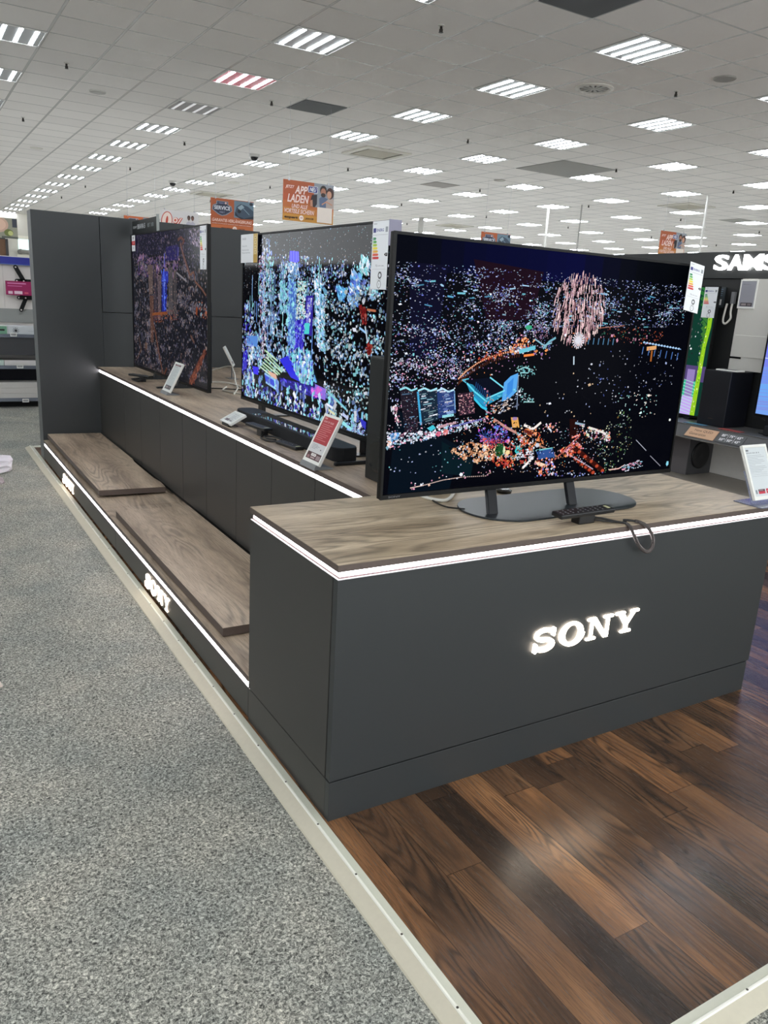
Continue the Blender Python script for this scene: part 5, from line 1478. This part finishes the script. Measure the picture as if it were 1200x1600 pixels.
# round swirl vent, discs, cameras, cassette air conditioners
v = thing('round_air_vent', 'round white swirl air vent in the ceiling', 'vent', (5.56, 5.05, CZ - 0.0005))
MB().lathe([(0.20, 0.0), (0.205, -0.012), (0.17, -0.022), (0.155, -0.010), (0.155, 0.0)], n=40).build('ring', mat('white vent ring', (206, 202, 194), 0.5), v)
MB().cyl((0, 0, -0.001), (0, 0, -0.003), 0.15, n=36).build('dark_bowl', mat('dark vent inside', (50, 50, 50), 0.7), v)
bl = MB()
for i in range(12):
    t = 2 * PI * i / 12
    c_, s2 = math.cos(t), math.sin(t)
    p = [(0.03 * c_, 0.03 * s2), (0.15 * c_, 0.15 * s2), (0.15 * math.cos(t + .28), 0.15 * math.sin(t + .28)), (0.03 * math.cos(t + .5), 0.03 * math.sin(t + .5))]
    bl.prism(p, 0.003, 'z', -0.012)
bl.cyl((0, 0, -0.004), (0, 0, -0.014), 0.032, n=16)
bl.build('blades', mat('vent blades', (190, 188, 182), 0.5), v)
def disc(label, x, y, r, rgb):
    o = MB().lathe([(r, 0), (r, -0.008), (r * .92, -0.014), (r * .88, -0.010), (0.002, -0.010)], n=32).build('ceiling_speaker', mat('ceiling disc %d' % rgb[0], rgb, 0.6), None)
    o.location = (x, y, CZ - 0.0005)
    tag(o, label, 'ceiling speaker', 'round discs in the ceiling')
disc('flat round ceiling disc left of the dim grey light', 1.34, 9.33, 0.10, (188, 186, 180))
disc('flat round ceiling disc lower left among the narrow tiles', 1.35, 14.66, 0.11, (214, 210, 200))
disc('greyish round ceiling disc at upper right of the picture', 6.22, 3.93, 0.11, (150, 146, 140))
disc('flat round disc above the service banner', 5.49, 15.78, 0.13, (222, 218, 208))
disc('small round disc at right centre of the ceiling', 8.9, 10.8, 0.11, (170, 166, 158))
def dome(label, x, y):
    t = thing('dome_camera', label, 'camera', (x, y, CZ - 0.0005), 0, 'dome cameras on the ceiling')
    MB().lathe([(0.085, 0), (0.085, -0.04), (0.075, -0.045)], n=28).build('base', mat('camera base', (200, 198, 192), 0.4), t)
    MB().lathe([(0.066 * math.cos(a_), -0.045 - 0.066 * math.sin(a_)) for a_ in [math.radians(8 * i) for i in range(11)]], n=24).build('dome', black_gloss, t, smooth=True)
dome('dome camera left of the ceiling air cassette', 4.47, 12.0)
dome('smaller dome camera further back at left', 4.45, 16.84)
def cassette(label, x, y):
    t = thing('air_cassette', label, 'air conditioner', (x, y, CZ - 0.0005), 0, 'ceiling air cassettes')
    f = MB(); R1, R2 = .42, .33
    f.box(-R1, R1, -R1, -R2, -.025, 0).box(-R1, R1, R2, R1, -.025, 0).box(-R1, -R2, -R2, R2, -.025, 0).box(R2, R1, -R2, R2, -.025, 0)
    f.build('frame', mat('cassette white', (206, 202, 190), 0.5), t, 0.004)
    s = MB(); R3 = .29
    s.box(-R2, R2, -R2, -R3, -.012, -.002).box(-R2, R2, R3, R2, -.012, -.002).box(-R2, -R3, -R3, R3, -.012, -.002).box(R3, R2, -R3, R3, -.012, -.002)
    s.build('air_slot', mat('air slot black', (22, 20, 18), 0.8), t)
    MB().box(-R3, R3, -R3, R3, -.02, -.003).build('grille', mat('cassette grille', (176, 170, 152), 0.6), t, 0.003)
cassette('air conditioning cassette above the app banner', GX + .6 * 10.02, GY + .6 * 11.05)
cassette('air conditioning cassette behind the service banner', GX + .6 * 10.0, GY + .6 * 24.6)
cassette('air conditioning cassette above the small distant app banner', GX + .6 * 23.0, GY + .6 * 11.3)
cassette('thin looking distant cassette above the front television', GX + .6 * 23.0, GY + .6 * 25.5)

# suspension poles
def pole(label, p0, p1, r, rgb):
    o = MB().cyl(p0, p1, r, n=10).build('support_pole', mat('pole %d' % rgb[0], rgb, 0.5), None)
    tag(o, label, 'pole', 'thin poles reaching the ceiling')
pole('white pole hanging from the ceiling left of the small service banner', (12.30, 13.2, CZ - .001), (12.30, 13.2, 2.4), .03, (232, 230, 222))
pole('thin grey pole right of the small service banner', (12.30, 12.1, CZ - .001), (12.30, 12.1, 2.3), .016, (150, 148, 142))
pole('thin pole right of the small distant app banner', (12.60, 9.0, CZ - .001), (12.60, 9.0, 2.3), .022, (214, 212, 206))
pole('thick grey pole rising behind the long energy label', (11.8, 17.9, CZ - .001), (11.8, 17.9, 0.0), .075, (186, 184, 178))

# ------------------------------------------------------------------ black display fixture at the right
XF = 5.30
bw = thing('brand_wall', 'black display wall at the right with glowing white header letters', 'display wall', (XF, 1.0, 0))
wallm = mat('black wall laminate', (34, 35, 35), 0.5, var=0.05, bump=(120, 0.05))
MB().box(0.02, 0.30, -4.0, 5.0, 0.655, 1.900).build('wall_board', wallm, bw)
MB().box(0.16, 0.30, -4.0, 5.0, 0.0, 0.653).build('lower_wall', wallm, bw)
MB().box(-0.01, 0.32, -4.0, 4.6, 1.904, 2.128).build('header', mat('header black', (42, 44, 43), 0.45, var=0.04), bw, 0.001)
MB().box(0.15, 0.159, -4.0, 2.78, 0.151, 0.55).build('lower_board', mat('pale lower board', (236, 232, 226), 0.6, var=0.05), bw)
hl_m = mat('bright header letters', (255, 255, 255), 0.4, emit=(255, 255, 255), es=4.0)
yy = 1.985
for ch in 'SAMSUNG':
    fs, x0_, x1_, y0_, y1_ = text_tris(ch, 0.022, 0.0)
    wl = 0.138 if ch != 'M' else 0.178
    bml = bmesh.new()
    vs_ = {}
    for f in fs:
        vv = []
        for px, py in f:
            key = (round(px, 4), round(py, 4))
            if key not in vs_:
                vs_[key] = bml.verts.new((-0.012, yy - (px - x0_) / (x1_ - x0_) * wl, 1.972 + (py - y0_) / (y1_ - y0_) * 0.130))
            vv.append(vs_[key])
        try:
            bml.faces.new(vv)
        except ValueError:
            pass
    ex = bmesh.ops.extrude_face_region(bml, geom=list(bml.faces))
    bmesh.ops.translate(bml, verts=[v_ for v_ in ex['geom'] if isinstance(v_, bmesh.types.BMVert)], vec=(-0.022, 0, 0))
    bmesh.ops.recalc_face_normals(bml, faces=bml.faces)
    mel = bpy.data.meshes.new('letter_' + ch.lower()); bml.to_mesh(mel); bml.free()
    link_mesh('letter_' + ch.lower(), mel, bw, hl_m)
    yy -= wl + 0.008
sh = thing('display_shelf', 'dark grey shelf with sloping front edge below the black wall', 'shelf', (4.75, 1.0, 0.55))
dgrey = mat('dark grey shelf', (84, 84, 84), 0.45, var=0.04)
MB().prism([(0.0, 0.0), (0.10, 0.100), (0.568, 0.102), (0.568, 0.0)], 8.0, 'y', -4.0).build('board', dgrey, sh)
MB().box(-0.006, 0.0, -4.0, 4.0, -0.006, 0.002).box(0.095, 0.101, -4.0, 4.0, 0.100, 0.104).build('trim', mat('thin pale shelf trim', (150, 146, 138), 0.4, metal=0.5), sh)
lw = thing('low_deck', 'low dark deck under the grey shelf at right', 'deck', (4.62, 1.0, 0))
MB().box(0, 0.825, -4.0, 4.0, 0, 0.148).build('body', dark_core, lw)
MB().box(0, 0.825, -4.0, 4.0, 0.148, 0.1498).build('top', mat('grey brown deck top', (176, 168, 156), 0.4, var=0.08), lw)
def slope_card(label, y0, y1, art, rgb):
    t = thing('shelf_card', label, 'card', (4.75 + 0.012, y1, 0.55 + 0.014), 0)
    t.rotation_euler = (0, 0, -PI / 2)
    W = y1 - y0; H = 0.105
    R2 = Matrix.Rotation(-PI / 4, 4, 'X')
    m2 = Matrix.Translation((0, 0, 0)) @ R2
    o = MB().box(0, W, -0.003, 0, 0, H).build('card', mat('card %d' % rgb[0], rgb, 0.5), t); o.matrix_local = m2
    a = Art(W, H, 0.0005); a.L = 2; art(a)
    o = a.build('print', t, PRINT); o.matrix_local = m2 @ Matrix.Translation((0, -0.003, 0))
def art_tan(a):
    a.rect(0, 0, 1, 1, (206, 166, 132)); a.L += 1
    a.text('New QLED', .22, .16, .26, (70, 50, 40), .62); a.text('Generation', .12, .52, .26, (70, 50, 40), .56)
def art_sizes(a):
    a.rect(0, 0, 1, 1, (86, 88, 88)); a.L += 1
    for i, (p, q) in enumerate((('85"', '55"'), ('75"', '50"'), ('65"', '43"'))):
        a.text(p, .08 + .30 * i, .14, .26, (236, 236, 236), .2, .03); a.text(q, .08 + .30 * i, .56, .26, (236, 236, 236), .2, .03)
        if i: a.line([(.03 + .30 * i, .10), (.03 + .30 * i, .88)], .004, (200, 200, 200))
slope_card('tan card with text on the sloping grey shelf edge', 2.335, 2.625, art_tan, (206, 166, 132))
slope_card('grey card with white screen sizes on the sloping shelf edge', 2.07, 2.31, art_sizes, (86, 88, 88))

def boxy_tv(label, x, y0, y1, z0_, z1_, art, lean=0.0):
    W = y1 - y0
    t = thing('television', label, 'television', (x, (y0 + y1) / 2, z0_ - 0.0), -PI / 2, 'televisions on the black fixture')
    tv_body(t, W, z1_ - z0_, 0.0, 0.05, 0.012, 0.02)
    art(Art(W, z1_ - z0_)).build('screen', t, SCREEN, (-W / 2, 0, 0))
    for fx in (-W / 2 + .12, W / 2 - .12):
        MB().box(fx - .03, fx + .03, -.03, .12, 0.6530 - z0_, -0.0005 if z0_ < .7 else -.130).build('foot', black_metal, t)
        if z0_ > .7:
            MB().box(fx - .02, fx + .02, .02, .05, -.1295, 0.04).build('post', black_metal, t)
    return t
def art_green(a):
    a.rect(0, 0, 1, 1, (18, 60, 48)); a.L += 1
    R1 = .935  # visible strip at the right end
    for i in range(24):
        t = i / 23
        a.line([(.90 + .05 * math.sin(t * 3), t), (.955 + .012 * math.sin(t * 5), t + .05)], .03, (60 + int(60 * t), 150, 70), None, .6)
    a.L += 1
    a.rect(0, .60, 1, .72, (84, 70, 120)); a.rect(0, .72, .955, 1, (60, 190, 150)); a.rect(.89, .84, .955, 1, (196, 170, 240), a.L + 1); a.rect(.90, .63, .94, .84, (150, 130, 190), a.L + 1)
    a.L += 2
    for i in range(12):
        v = .72 + i * .024
        a.line([(.6, v - .1), (.97, v + .02)], .004, (190, 245, 230))
    a.scatter([(.80, .1), (.955, .1), (.955, .55), (.80, .55)], 60, (.006, .014), [(230, 235, 240), (70, 80, 80), (40, 50, 54), (110, 120, 120)], 90, aspect=(.3, 1.2))
    a.poly([(.955, 0), (.985, 0), (.985, .3), (.975, .45), (.97, 1), (.945, 1), (.955, .5), (.965, .3)], (150, 205, 40)); a.poly([(.955, 0), (.985, 0), (.982, .12), (.960, .12)], (60, 190, 150), a.L + 1)
    a.scatter([(.955, .1), (.98, .1), (.965, 1), (.95, 1)], 60, (.004, .010), [(200, 240, 60), (110, 180, 40), (230, 250, 160)], 91, aspect=(.3, 1))
    return a
def art_purple(a):
    cols = [(120, 110, 225), (118, 120, 232), (120, 132, 238), (116, 150, 240), (112, 170, 245), (120, 165, 240)]
    for i, c_ in enumerate(cols):
        a.rect(0, i / 6, 1, (i + 1) / 6, c_)
    a.L += 1
    rn = random.Random(4)
    for i in range(40):
        v = rn.random()
        a.line([(0, v), (.5, v - .05), (1, v + .02)], .003, (150, 150, 240), None, .8)
    a.line([(0, .42), (1, .40)], .006, (220, 230, 255))
    return a
boxy_tv('television with green and violet picture, its edge seen right of the front television', 5.15, 2.79, 4.85, 0.67, 1.83, art_green)
boxy_tv('television with violet blue picture cut by the right edge of the photo', 5.08, 0.76, 2.215, 0.79, 1.61, art_purple)
o = MB().tube(spline([(5.12, 2.19, 0.80), (5.12, 2.15, 0.76), (5.14, 2.06, 0.74), (5.15, 1.9, 0.70)], 6), 0.006).build('cable', black_cable, None, smooth=True)
tag(o, 'black cable hanging under the violet screen at right', 'cable')
o = MB().box(4.99, 5.10, 1.30, 2.05, 0.6528, 0.735).build('soundbar', black_fabric, None, 0.01)
tag(o, 'black soundbar on the grey shelf under the violet screen', 'soundbar')
en = energy_label('white energy label on the corner of the green and violet television at right', (5.139, 2.935, 1.822), -PI / 2, 0.135, 0.262, cls='F', group='energy labels')
cdd = thing('spec_card', 'dark spec card with small white tag on the black wall', 'card', (XF - 0.002, 2.985, 1.83), -PI / 2)
MB().box(0, 0.14, 0, 0.010, -0.175, 0).build('card', mat('dark teal card', (58, 66, 70), 0.45), cdd)
a = Art(0.14, 0.175, 0.0005); a.L = 1
for i in range(4):
    a.rect(.2, .1 + .1 * i, .85, .125 + .1 * i, (110, 130, 150))
a.rect(.62, .60, .84, .88, (222, 222, 220)); a.build('print', cdd, PRINT, (0, -0.0005, -0.175))
# hook with white cord
hk = thing('coiled_cord', 'white coiled cord loop hanging from a hook on the black wall', 'cord', (XF - 0.02, 2.74, 1.78))
MB().box(-0.012, 0.018, -0.016, 0.016, -0.09, 0.01).build('hook', grey_plastic, hk)
MB().tube(spline([(0, 0, -.08), (0, .004, -.16), (0, -.006, -.21), (0, .012, -.24), (-.004, .035, -.262), (0, .06, -.255), (0, .068, -.22), (0, .062, -.15), (0, .052, -.09)], 8), 0.009).build('cord', white_cable, hk, smooth=True)
# white fixture panel with door
wp = thing('white_cabinet', 'white wall cabinet with small flap on the black wall at right', 'cabinet', (XF - 0.03, 2.67, 1.13), -PI / 2)
wpm = mat('off-white cabinet', (206, 204, 196), 0.45, var=0.02)
MB().box(0, 0.62, 0, 0.048, 0, 0.77).build('body', wpm, wp, 0.002)
MB().box(0.02, 0.50, -0.006, -0.0005, 0.115, 0.30).build('flap', wpm, wp, 0.002)
MB().box(0.0, 0.11, -0.004, -0.0008, 0.098, 0.113).build('slot', black_gloss, wp)
price_display('white framed display with grey sheet fixed on the white wall cabinet', (XF - 0.035, 2.595, 1.13 + 0.505), -PI / 2, 0.165, 0.24, 0.0, art_grey(False, (150, 150, 158)), 'none')

# subwoofers
s1 = thing('subwoofer', 'large black subwoofer standing on the grey shelf', 'subwoofer', (4.985, 2.42, 0.6528), 0)
MB().box(0.0, 0.30, 0.0, 0.27, 0.0, 0.475).build('cabinet', mat('blue black cabinet', (14, 16, 24), 0.45, bump=(300, 0.04)), s1, 0.006)
a = Art(0.05, 0.006); a.text('SONY', 0, 0, 1, (120, 90, 70), 1.0)
a.build('brand_lettering', s1, PRINT, (-0.0012, 0.16, 0.06), (0, 0, -PI / 2))
pt = thing('price_tag', 'white framed price tag lying on the large subwoofer', 'price tag', (5.07, 2.50, 1.1282), -PI / 2 + 0.1)
MB().box(-0.10, 0.10, -0.06, 0.06, 0, 0.012).build('frame', white_plastic, pt, 0.003)
MB().box(-0.07, 0.07, -0.042, 0.042, 0.012, 0.0128).build('display', mat('grey tag display', (96, 96, 98), 0.5), pt)
s2 = thing('subwoofer', 'smaller dark subwoofer with round driver under the grey shelf', 'subwoofer', (5.085, 2.80, 0.1503), 0)
MB().box(0.0, 0.34, 0.0, 0.21, 0.0, 0.355).build('cabinet', mat('dark grey cabinet', (110, 106, 108), 0.5), s2, 0.004)
MB().box(0.004, 0.336, -0.006, -0.0005, 0.004, 0.350).build('front_baffle', mat('baffle black', (70, 70, 72), 0.5), s2)
dv = MB().lathe([(0.125, 0.0), (0.125, 0.010), (0.108, 0.012), (0.09, 0.002), (0.03, -0.0), (0.002, 0.006)], n=36).build('driver', mat('rubber driver', (12, 12, 16), 0.4), s2, smooth=True)
dv.rotation_euler = (PI / 2, 0, 0); dv.location = (0.165, -0.0065, 0.18)
for lab, y, x0, rgb in (('blue reflective leaflet lying on the grey shelf before the subwoofer', 2.66, 4.90, (90, 140, 170)), ('red leaflet lying on the grey shelf right of the subwoofer', 2.30, 4.90, (176, 84, 80))):
    o = MB().box(x0, x0 + 0.07, y - 0.10, y + 0.10, 0.6525, 0.6560).build('leaflet', mat('leaflet %d' % rgb[0], rgb, 0.4), None)
    tag(o, lab, 'leaflet')

# ------------------------------------------------------------------ accessory shelving on the left, beyond the partition
gs = thing('gondola_shelving', 'white accessory shelving with blue header beyond the left edge of the partition', 'shelving', (0.0, 9.06, -0.0135))
GZ = 0.0135
MB().box(-1.2, 1.1, 0.40, 0.46, 0.0, 1.83 + GZ).build('back_board', mat('white back panel', (226, 220, 214), 0.6), gs)
MB().box(-1.2, 1.1, 0.36, 0.398, 1.73 + GZ, 1.82 + GZ).build('header', mat('blue header', (34, 44, 150), 0.4), gs)
MB().box(-1.2, 1.1, 0.355, 0.3595, 1.726 + GZ, 1.736 + GZ).build('header_trim', mat('blue trim', (90, 110, 170), 0.4), gs)
MB().box(-1.2, 1.1, 0.385, 0.398, 1.02 + GZ, 1.19 + GZ).build('lower_strip', mat('grey strip', (150, 152, 148), 0.6), gs)
MB().box(0.138, 0.141, 0.397, 0.3995, 1.2 + GZ, 1.72 + GZ).build('panel_joint', mat('joint line', (190, 184, 178), 0.6), gs)
shm = mat('dark shelf metal', (58, 60, 63), 0.5)
for zt, th_ in ((0.885, 0.27), (0.50, 0.06), (0.095, 0.09)):
    f = MB().box(-1.2, 1.1, 0.0, 0.385, zt - 0.03 + GZ, zt + GZ)
    s_o = f.build('shelf', shm, gs)
    MB().box(-1.2, 1.1, -0.012, -0.0005, zt - 0.03 + GZ, zt + 0.012 + GZ).build('price_rail', mat('shiny price rail', (150, 156, 170), 0.25, metal=0.7), s_o)
MB().box(-1.2, 1.1, 0.003, 0.02, 0.64 + GZ, 0.853 + GZ).build('dark_front', mat('dark drawer front', (62, 63, 66), 0.5), gs)
MB().box(-1.2, 1.1, 0.10, 0.38, 0.001, 0.06 + GZ).build('plinth', dark_core, gs)
MB().box(-1.2, 1.1, 0.36, 0.384, 0.12 + GZ, 0.46 + GZ).build('dark_back', mat('very dark blue back', (10, 10, 26), 0.7), gs)
def pbox(label, x0, x1, y0, y1, z0_, z1_, rgb, prints=()):
    t = thing('product_box', label, 'box', (x0, y0, z0_), 0, 'product boxes on the shelving')
    MB().box(0, x1 - x0, 0, y1 - y0, 0, z1_ - z0_).build('carton', mat('carton %d %d' % (rgb[0], rgb[1]), rgb, 0.55, var=0.02), t, 0.002)
    a = Art(x1 - x0, z1_ - z0_, 0.0006); a.L = 1
    for p in prints:
        p(a)
    if prints:
        a.build('print', t, PRINT, (0, -0.0006, 0))
    return t
def pr_green(a):
    a.rect(.62, .02, .98, .98, (120, 170, 140)); a.rect(.62, .35, .92, .55, (24, 26, 26), 2)
def pr_bracket(a):
    for k in range(5):
        t = PI * k / 5 + .2
        a.line([(.28 - .12 * math.cos(t), .5 - .36 * math.sin(t)), (.28 + .12 * math.cos(t), .5 + .36 * math.sin(t))], .005, (56, 58, 60))
    a.dot(.28, .5, .014, .014, (30, 30, 32), 3, n=8); a.rect(.70, .5, .9, .53, (170, 172, 176), 2)
pbox('white carton with mount drawing on the upper shelf', 0.115, 0.44, 9.08, 9.36, 0.8855, 0.99, (206, 210, 212), (pr_bracket,))
pbox('carton with green panel on the upper shelf at the left picture edge', -0.30, 0.112, 9.08, 9.36, 0.8855, 0.99, (214, 222, 214), (pr_green,))
pbox('flat white carton on the middle shelf', 0.05, 0.42, 9.08, 9.36, 0.5005, 0.575, (216, 212, 208))
pbox('flat pale green carton on the middle shelf at the picture edge', -0.35, 0.046, 9.08, 9.36, 0.5005, 0.575, (196, 214, 204))
for i in range(3):
    pbox(['bottom', 'middle', 'top'][i] + ' one of three flat white cartons stacked on the lowest shelf', -0.25, 0.43, 9.08, 9.34, 0.0955 + 0.068 * i, 0.0955 + 0.068 * i + 0.067, (206, 202, 196))
pbox('magenta box hanging on the white back panel of the shelving', 0.155, 0.62, 9.36, 9.40, 1.36, 1.53, (160, 26, 92), ((lambda a: (a.rect(.04, .12, .5, .2, (220, 130, 180)), a.rect(.04, .32, .4, .38, (210, 110, 160)), a.rect(.05, .72, .16, .92, (230, 200, 215)), a.rect(.20, .70, .40, .92, (236, 206, 220)), a.rect(.45, .76, .55, .88, (220, 90, 120)))),))
def rail_tag(label, x, z, w=0.075, h=0.045):
    t = MB().box(0, w, 0, 0.004, 0, h).build('rail_tag', white_plastic, None, 0.0015)
    t.location = (x, 9.06 - 0.0175, z)
    i_ = MB().box(0.008, w - 0.008, -0.0006, 0, 0.010, h - 0.010).build('tag_text', mat('tag grey', (150, 150, 150), 0.5), t)
    tag(t, label, 'price tag', 'price tags on the shelf rails')
rail_tag('white price tag on the upper shelf rail', 0.135, 0.868)
rail_tag('white price tag on the middle shelf rail', 0.185, 0.480)
rail_tag('white price tag on the lowest shelf rail', 0.225, 0.052)
# wall mount arms
wm = thing('wall_bracket', 'black television wall bracket hung on the white back panel behind the magenta box', 'bracket', (0.42, 9.42, 1.20))
bk = mat('black steel bracket', (14, 14, 15), 0.4, metal=0.4)
def arm(p0, p1, r):
    a0 = Vector(p0); b0 = Vector(p1)
    pl_ = thick([(a0.x, a0.y), (b0.x, b0.y)], r)[0]
    return pl_
for seg in (((-.135, .50), (-.03, .30), .026), ((-.13, .335), (.10, .335), .024), ((-.12, .03 + .10), (.10, .03 + .10), .022), ((-.10, -.02), (-.04, .12), .024)):
    MB().prism(arm(seg[0], seg[1], seg[2]), 0.008, 'y', -0.012).build('arm', bk, wm)
MB().box(-0.105, 0.10, -0.011, 0.006, 0.13, 0.335).build('back_plate', bk, wm)
hl = MB()
for x, z in ((-.135, .50), (-.13, .335), (-.05, .335), (-.12, .13), (-.04, .13), (-.10, -.02)):
    hl.cyl((x, -0.0125, z), (x, -0.0145, z), 0.010, n=10)
hl.build('hole_rim', mat('pale hole', (214, 208, 204), 0.6), wm)

# ------------------------------------------------------------------ scraps at the left edge of the carpet
def crumple(label, loc, sx, sy, sz, rz, seed, rgb=(224, 222, 228)):
    rn = random.Random(seed)
    bm = bmesh.new()
    bmesh.ops.create_icosphere(bm, subdivisions=3, radius=1.0)
    for v_ in bm.verts:
        k = 1 + 0.22 * math.sin(v_.co.x * 5 + seed) * math.cos(v_.co.y * 6) + rn.uniform(-.06, .06)
        v_.co = Vector((v_.co.x * sx * k, v_.co.y * sy * k, max(0, v_.co.z * sz * k + sz * .35)))
    me = bpy.data.meshes.new('plastic_foil'); bm.to_mesh(me); bm.free()
    o = link_mesh('plastic_foil', me, None, mat('white foil %d' % seed, rgb, 0.45, spec=0.5))
    o.location = loc; o.rotation_euler = (0, 0, rz)
    tag(o, label, 'foil', 'white plastic scraps on the carpet')
crumple('large crumpled white plastic foil at the left edge beside the platform end', (-0.55, 5.36, -0.0135), 0.28, 0.22, 0.10, 0.6, 3)
crumple('small crumpled white foil with dark inside below the large one', (-0.50, 4.88, -0.0135), 0.10, 0.07, 0.04, 0.2, 5, (170, 160, 162))
crumple('small pinkish white foil scrap on the carpet at the left picture edge', (-0.812, 1.36, -0.0135), 0.035, 0.05, 0.018, 0.4, 8, (226, 210, 200))
